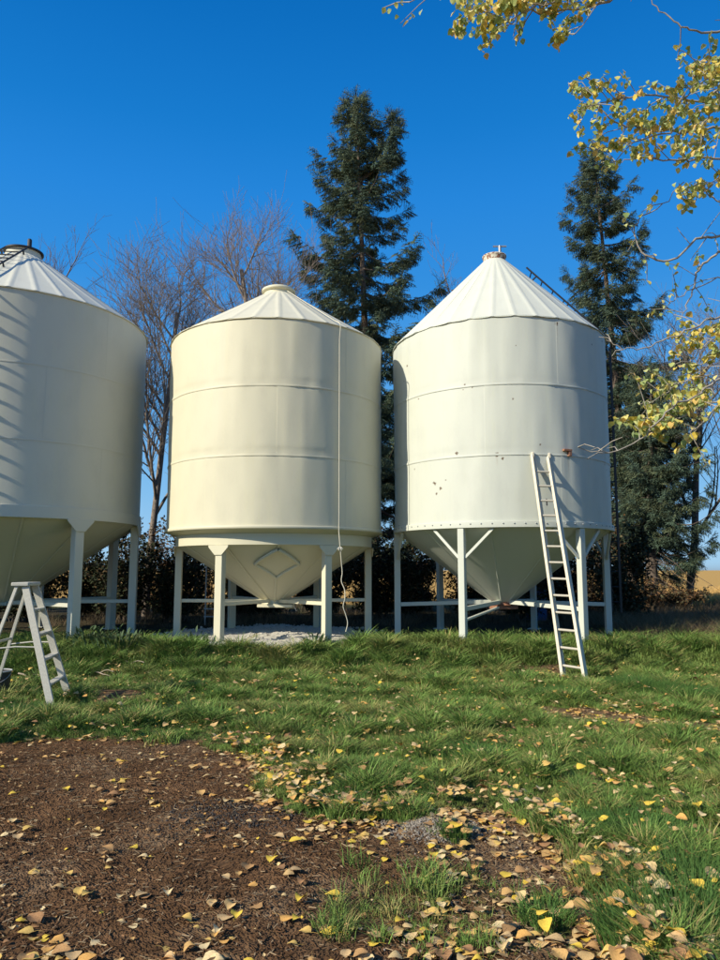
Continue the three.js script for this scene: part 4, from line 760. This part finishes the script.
// leafy weeds along the foot of the bins, dead stalks on the right
{
  const r = rng(223), wl = [];
  const weedGeo = seed => { const q = rng(seed), g = []; for (let k = 0; k < 30; k++) { const a = q() * 6.28, h = 0.03 + 0.24 * q() * q(), l = leafGeo(0.05 + 0.06 * q(), 0.009 + 0.009 * q(), 0.1, 0.12, 2, 3).rotateX(-0.1 - 1.2 * q()).rotateY(a).translate((q() - 0.5) * 0.2, h, (q() - 0.5) * 0.2); g.push(l); } for (let k = 0; k < 4; k++) { const e = V((q() - 0.5) * 0.14, 0.2, (q() - 0.5) * 0.14); g.push(tube([V(0, -0.02, 0), e.clone().multiplyScalar(0.5), e], [0.004, 0.0035, 0.002], 3)); } return mergeGeometries(g); };
  const W = [weedGeo(1), weedGeo(2), weedGeo(3)], items = [[], [], []];
  for (let k = 0; k < 4600; k++) {
    const x = -7.5 + 15.5 * r(), z = -11.5 - 2.2 * Math.pow(r(), 1.3); const b = BINS[1]; if (Math.hypot(x - b.x, z - b.z) < 2.05 && r() < 0.93) continue;
    const right = sstep(0.6, 1.6, x), m = 0.5 + 0.5 * fbm(x * 1.1 + 8, z * 1.1, 2); if (r() > 0.25 + 0.75 * Math.max(right, sstep(0.4, 0.7, m))) continue;
    const s = (0.3 + 0.6 * r() * (0.4 + 0.9 * m)) * (0.85 + 0.25 * right) * (x < -4 ? 1.25 : 1), kk = 0.7 + 0.6 * r();
    items[k % 3].push([x, height(x, z), z, r() * 6.28, (r() - 0.5) * 0.3, (r() - 0.5) * 0.3, s, s, s, rgb(0.15 * kk, 0.21 * kk, 0.05 * kk)]);
  }
  items.forEach((it, k) => tag(scatter('weeds', W[k], grassMat, it), ['leafy green weeds along the foot of the bins', 'bushy weeds among the bin legs', 'broad leaved weeds on the bank before the bins'][k], 'weeds'));
  // single taller weeds
  const spots = [[88, 652, 'bushy dark weed at the foot of the left bin leg'], [118, 655, 'bushy dark weed in front of the shaded left bin leg'], [195, 652, 'leafy weed beside the pale rubble pad'], [315, 652, 'leafy weed by the rope end before the middle bin'], [362, 650, 'leafy weed between the middle and right bins']];
  spots.forEach(([px, py, label], i) => {
    const c = groundPx(px, py, 0.2), root = thing('weed_plant', label, 'weed', V(c.x, height(c.x, c.z), c.z), 'taller weeds before the bins'), q = rng(500 + i), g = [], st = [];
    const n = i < 2 ? 150 : 80, h = i < 2 ? 0.36 : 0.24, w = i < 2 ? 0.42 : 0.24;
    for (let k = 0; k < n; k++) { const a = q() * 6.28, rr = w * Math.sqrt(q()); g.push(leafGeo(0.1 + 0.06 * q(), 0.03 + 0.015 * q(), 0.1, 0.12, 2, 3).rotateX(-0.2 - 1.1 * q()).rotateY(a).translate(Math.sin(a) * rr, h * (0.15 + 0.85 * q()) * (1.1 - rr / w * 0.6), Math.cos(a) * rr)); if (k % 6 === 0) st.push(tube([V(Math.sin(a) * rr * 0.3, -0.02, Math.cos(a) * rr * 0.3), V(Math.sin(a) * rr, h * 0.8, Math.cos(a) * rr)], [0.006, 0.003], 4)); }
    tag(mesh('leaves', mergeGeometries(g), mat(0.05, 0.095, 0.032, 0.7), root), null, null, null, 'stuff'); tag(mesh('stems', mergeGeometries(st), mat(0.1, 0.11, 0.05, 0.8), root), null, null, null, 'stuff');
  });
  const stalk = [tuftGeo(71, 46, 0.52, 0.22, 0.0042, 0.55), tuftGeo(72, 46, 0.42, 0.24, 0.0045, 0.95)], si = [[], []];
  for (let k = 0; k < 3400; k++) { const z = -13.6 - 14 * r() * r(), x = (r() < 0.75 ? 5.4 + 8.5 * r() : -8 + 15 * r()); if (x < 5.4 && z > -17) continue; const kk = 0.6 + 0.7 * r(), s = 0.45 + 0.75 * r() * r(); si[k % 2].push([x, height(x, z), z, r() * 6.28, (r() - 0.5) * 0.3, (r() - 0.5) * 0.3, s * 1.2, s, s * 1.2, r() < 0.2 ? rgb(0.09 * kk, 0.1 * kk, 0.05 * kk) : rgb(0.2 * kk, 0.145 * kk, 0.085 * kk)]); }
  si.forEach((it, k) => tag(scatter('dead_weeds', stalk[k], grassMat, it), ['tall dead weed stalks below the spruces on the right', 'tangled dead grass below the spruces on the right'][k], 'weeds'));
  // stubble of the field near its edge
  const sg = tuftGeo(81, 10, 0.22, 0.12, 0.012, 0.4), fi = []; for (let k = 0; k < 6000; k++) { const z = -27.5 - 45 * r() * r(), x = 6 + (z * -0.62 - 6) * r() + 2; const kk = 0.75 + 0.4 * r(); fi.push([x, z < -44 ? -0.12 : height(x, z), z, r() * 6.28, 0, 0, 1.6, 0.8 + 0.6 * r(), 1.6, rgb(0.58 * kk, 0.37 * kk, 0.13 * kk)]); }
  tag(scatter('field_stubble', sg, grassMat, fi), 'golden stubble on the field beyond the spruces', 'stubble');
}
// crumbs, needles and straw on the bare earth
{
  const r = rng(231), crumb = new THREE.IcosahedronGeometry(1, 0), it = [], st = [], gv = [];
  { const p = crumb.attributes.position; for (let i = 0; i < p.count; i++) { const k = 1 + 0.3 * n3(p.getX(i) * 3, p.getY(i) * 3, p.getZ(i) * 3); p.setXYZ(i, p.getX(i) * k, p.getY(i) * k * 0.7, p.getZ(i) * k); } crumb.computeVertexNormals(); }
  let n = 0; while (n < 60000) { n++; const z = -(2.2 + 5.2 * Math.pow(r(), 0.85)), x = (r() * 2 - 1) * (-z * 0.515 + 0.8); if (r() > dirt(x, z)) continue; const cl = 0.5 + 0.5 * fbm(x * 2.2, z * 2.2, 3); if (r() > 0.25 + cl * 0.8) continue; const s = 0.0025 + 0.0075 * Math.pow(r(), 3), k = 0.55 + 0.8 * r(); const w = sstep(0.1, 0.9, x) * (r() < 0.7 ? 1 : 0); it.push([x, height(x, z) + s * 0.2, z, r() * 6.28, r() * 3, r() * 3, s, s, s, rgb((0.11 + 0.13 * w) * k, (0.065 + 0.095 * w) * k, (0.037 + 0.055 * w) * k)]); }
  const sliver = new THREE.BoxGeometry(1, 0.0022, 0.0028);
  n = 0; while (n < 46000) { n++; const z = -(2.2 + 5.2 * Math.pow(r(), 0.85)), x = (r() * 2 - 1) * (-z * 0.515 + 0.8); if (r() > dirt(x, z) * 1.1) continue; const cl = 0.5 + 0.5 * fbm(x * 1.4 + 60, z * 1.4, 3); if (r() > cl * 1.1) continue; const L = 0.02 + 0.05 * r() * r(), k = 0.6 + 0.8 * r(), c = r() < 0.25 + 0.4 * sstep(0.1, 0.9, x) ? rgb(0.36 * k, 0.26 * k, 0.15 * k) : rgb(0.16 * k, 0.085 * k, 0.042 * k); st.push([x, height(x, z) + 0.004 + 0.006 * r(), z, r() * 6.28, 0, (r() - 0.5) * 0.35, L, 1, 0.8 + r(), c]); }
  const gp = groundPx(430, 828), gq = groundPx(225, 818);
  for (let k = 0; k < 4600; k++) { const dk = k % 3 === 2, c = dk ? gq : gp, a = r() * 6.28, q = (dk ? 0.34 : 0.2) * Math.sqrt(-Math.log(1 - r() * 0.97)) * 0.8, x = c.x + Math.cos(a) * q * 1.3, z = c.z + Math.sin(a) * q, s = 0.004 + 0.008 * r() * r(), kk = 0.5 + 0.8 * r(); gv.push([x, height(x, z) + s * 0.4, z, r() * 6.28, r() * 3, r() * 3, s, s, s, dk ? rgb(0.07 * kk, 0.062 * kk, 0.055 * kk) : rgb(0.27 * kk, 0.235 * kk, 0.19 * kk)]); }
  for (let k = 0; k < 900; k++) { const z = -(2.4 + 3.2 * r()), x = 0.1 + 1.6 * r(); if (r() > dirt(x, z)) continue; const s = 0.003 + 0.007 * r() * r(), kk = 0.5 + 0.8 * r(); gv.push([x, height(x, z) + s * 0.4, z, r() * 6.28, r() * 3, r() * 3, s, s, s, rgb(0.25 * kk, 0.21 * kk, 0.17 * kk)]); }
  tag(scatter('soil_crumbs', crumb, mat(1, 1, 1, 1), it), 'dark crumbs of soil on the bare earth', 'soil');
  tag(scatter('fallen_needles', sliver, mat(1, 1, 1, 0.9), st), 'brown needles and straw strewn over the bare earth', 'needles');
  tag(scatter('gravel', crumb, mat(1, 1, 1, 0.95), gv), 'small grey gravel heaped on the bare earth', 'gravel');
  // rubble on the pad below the middle bin
  const b = BINS[1], rb = []; for (let k = 0; k < 1500; k++) { const a = r() * 6.28, q = 2.35 * Math.sqrt(r()), x = b.x + Math.sin(a) * q, z = b.z + Math.cos(a) * q, s = 0.012 + 0.035 * r() * r(), kk = 0.7 + 0.5 * r(); rb.push([x, height(x, z) + 0.07, z, r() * 6.28, r() * 3, r() * 3, s, s, s, rgb(0.48 * kk, 0.45 * kk, 0.39 * kk)]); }
  tag(scatter('rubble', crumb, mat(1, 1, 1, 0.95), rb), 'pale rubble stones on the pad below the middle bin', 'rubble');
}
// fallen leaves
{
  const r = rng(241), G = [leafGeo(0.07, 0.06, 0.06, 0.1, 4, 5), leafGeo(0.066, 0.056, 0.12, 0.16, 4, 5), leafGeo(0.075, 0.064, -0.06, -0.12, 4, 5), leafGeo(0.06, 0.052, 0.2, 0.28, 4, 5), leafGeo(0.08, 0.062, 0.04, 0.2, 4, 5)];
  const pal = [[0.66, 0.44, 0.19], [0.72, 0.52, 0.25], [0.60, 0.37, 0.14], [0.76, 0.59, 0.32], [0.70, 0.47, 0.14], [0.48, 0.28, 0.12], [0.72, 0.40, 0.12], [0.76, 0.54, 0.08], [0.58, 0.40, 0.20], [0.38, 0.21, 0.10]];
  const vein = texture(64, 64, (u, v) => { const x = Math.abs(u - 0.5), m = sstep(0.03, 0.0, x) * 0.18, q = sstep(0.75, 1, Math.sin((v * 7 + x * 6) * Math.PI * 1.0)) * 0.1, k = 0.92 + 0.16 * n2(u * 6, v * 6) + 0.1 * n2(u * 20, v * 20) + m + q; return [k, k * 0.98, k * 0.95]; });
  const M = pal.map(c => new THREE.MeshPhysicalMaterial({ color: rgb(...c), map: vein, roughness: 0.8, specularIntensity: 0.25, side: THREE.DoubleSide }));
  const all = [], drift = poly([[250, 752], [285, 772], [278, 796], [325, 815], [380, 826], [430, 812], [480, 808], [530, 824], [570, 846], [615, 872], [640, 902], [628, 935], [640, 1000]]), drift2 = poly([[600, 715], [640, 717], [720, 723], [800, 727], [720, 738]]), drift3 = poly([[20, 738], [130, 738], [240, 746]]);
  const ed = (L, x, z) => { let b = 9; for (let i = 0; i < L.length - 1; i++) { const [x1, z1] = L[i], [x2, z2] = L[i + 1], dx = x2 - x1, dz = z2 - z1, t = clamp(((x - x1) * dx + (z - z1) * dz) / (dx * dx + dz * dz)); b = Math.min(b, Math.hypot(x - x1 - dx * t, z - z1 - dz * t)); } return b; };
  let n = 0;
  while (n < 60000) {
    n++;
    const z = -(2.25 + 9.6 * Math.pow(r(), 1.15)), x = (r() * 2 - 1) * (-z * 0.515 + 0.8);
    const d = dirt(x, z), patch = sstep(0.35, 0.8, 0.5 + 0.5 * fbm(x * 2.4 + 70, z * 2.4, 3));
    let p = 0.02 + 0.085 * patch * patch;
    if (d > 0.6) p = 0.008 + 0.07 * patch * patch + 0.2 * sstep(-3.8, -2.9, z) * (0.15 + 1.2 * patch);
    p += 1.0 * Math.exp(-Math.pow(ed(drift, x, z) / 0.22, 2)) * (0.2 + patch) + 0.6 * Math.exp(-Math.pow(ed(drift2, x, z) / 0.25, 2)) * (0.3 + patch) + 0.15 * Math.exp(-Math.pow(ed(drift3, x, z) / 0.15, 2));
    if (x > 0.3 && z < -4 && z > -9) p += 0.05 * patch; if (d > 0.35 && x > 0.3) p += 0.32 * patch;
    if (r() > p) continue;
    const lift = d > 0.5 ? 0.008 + 0.012 * r() : 0.045 + 0.085 * r();
    if (d < 0.7 && x > 0.4 && z > -5.2 && r() < 0.1) continue;
    all.push([x, height(x, z) + lift, z, r() * 6.28, (r() - 0.5) * (d > 0.5 ? 0.28 : 0.8), (r() - 0.5) * (d > 0.5 ? 0.28 : 0.8), 0.45 + 0.8 * r()]);
  }
  for (let k = 0; k < 5200; k++) { const z = -(3 + 9 * r()), x = (r() * 2 - 1) * (-z * 0.515 + 0.8); if (dirt(x, z) > 0.5 && r() < 0.6) continue; all.push([x, height(x, z) + (dirt(x, z) > 0.5 ? 0.006 : 0.04 + 0.08 * r()), z, r() * 6.28, (r() - 0.5) * 1.2, (r() - 0.5) * 1.2, 0.2 + 0.25 * r()]); }
  all.forEach(a => a[6] *= 0.98);
  const size = a => a[6] / Math.hypot(a[0], a[1] - EYE, a[2]) * (inView(a[0], a[2], -0.05) && a[2] < -2.85 ? 1 : 0.01);
  all.sort((a, b) => size(b) - size(a));
  G.forEach((q, k) => { const st = tube([V(0, 0, 0.002), V(0.004, 0.006, -0.018), V(0.01 - 0.004 * k, 0.004, -0.042)], [0.0011, 0.0009, 0.0008], 3); G[k] = mergeGeometries([q, st]); });
  const protos = G.map((g, k) => { const m = new THREE.Mesh(g, M[0]); m.castShadow = m.receiveShadow = true; return m; });
  const rest = M.map(() => []);
  all.forEach((a, i) => {
    const mi = Math.floor(r() * pal.length), [x, y, z, ry, rx, rz, s] = a;
    if (i < 300) {
      const m = protos[Math.floor(r() * 5)].clone(); m.material = M[mi]; m.name = numbered('fallen_leaf'); m.position.set(x, y, z); m.rotation.set(rx, ry, rz, 'YXZ'); m.scale.setScalar(s); scene.add(m);
      const u = x / -z, side = u < -0.3 ? 'far left' : u < -0.1 ? 'left' : u < 0.1 ? 'middle' : u < 0.3 ? 'right' : 'far right', row = z > -3.4 ? 'along the bottom edge' : z > -4.3 ? 'in the near foreground' : 'further back in the foreground';
      tag(m, `${['tan', 'pale tan', 'orange brown', 'cream coloured', 'yellow ochre', 'dark brown', 'light orange', 'bright yellow', 'dull tan', 'deep brown'][mi]} fallen leaf on ${dirt(x, z) > 0.5 ? 'bare earth' : 'the grass'} ${row}, ${side}`, 'leaf', 'fallen leaves in the foreground');
    } else rest[mi].push([x, y, z, ry, rx, rz, s, s, s]);
  });
  const allRest = []; rest.forEach((it, k) => it.forEach(t => { t[9] = rgb(...pal[k]); allRest.push(t); }));
  const halves = [allRest.filter((_, i) => i % 2), allRest.filter((_, i) => !(i % 2))], W = new THREE.MeshPhysicalMaterial({ map: vein, roughness: 0.8, specularIntensity: 0.25, side: THREE.DoubleSide });
  halves.forEach((it, k) => tag(scatter('leaf_litter', G[k ? 1 : 2], W, it), ['small fallen leaves strewn over the lawn', 'small curled leaves drifted along the lawn edge'][k], 'leaf litter'));
  console.log('fallen leaves', all.length);
}
renderer.render(scene, camera);
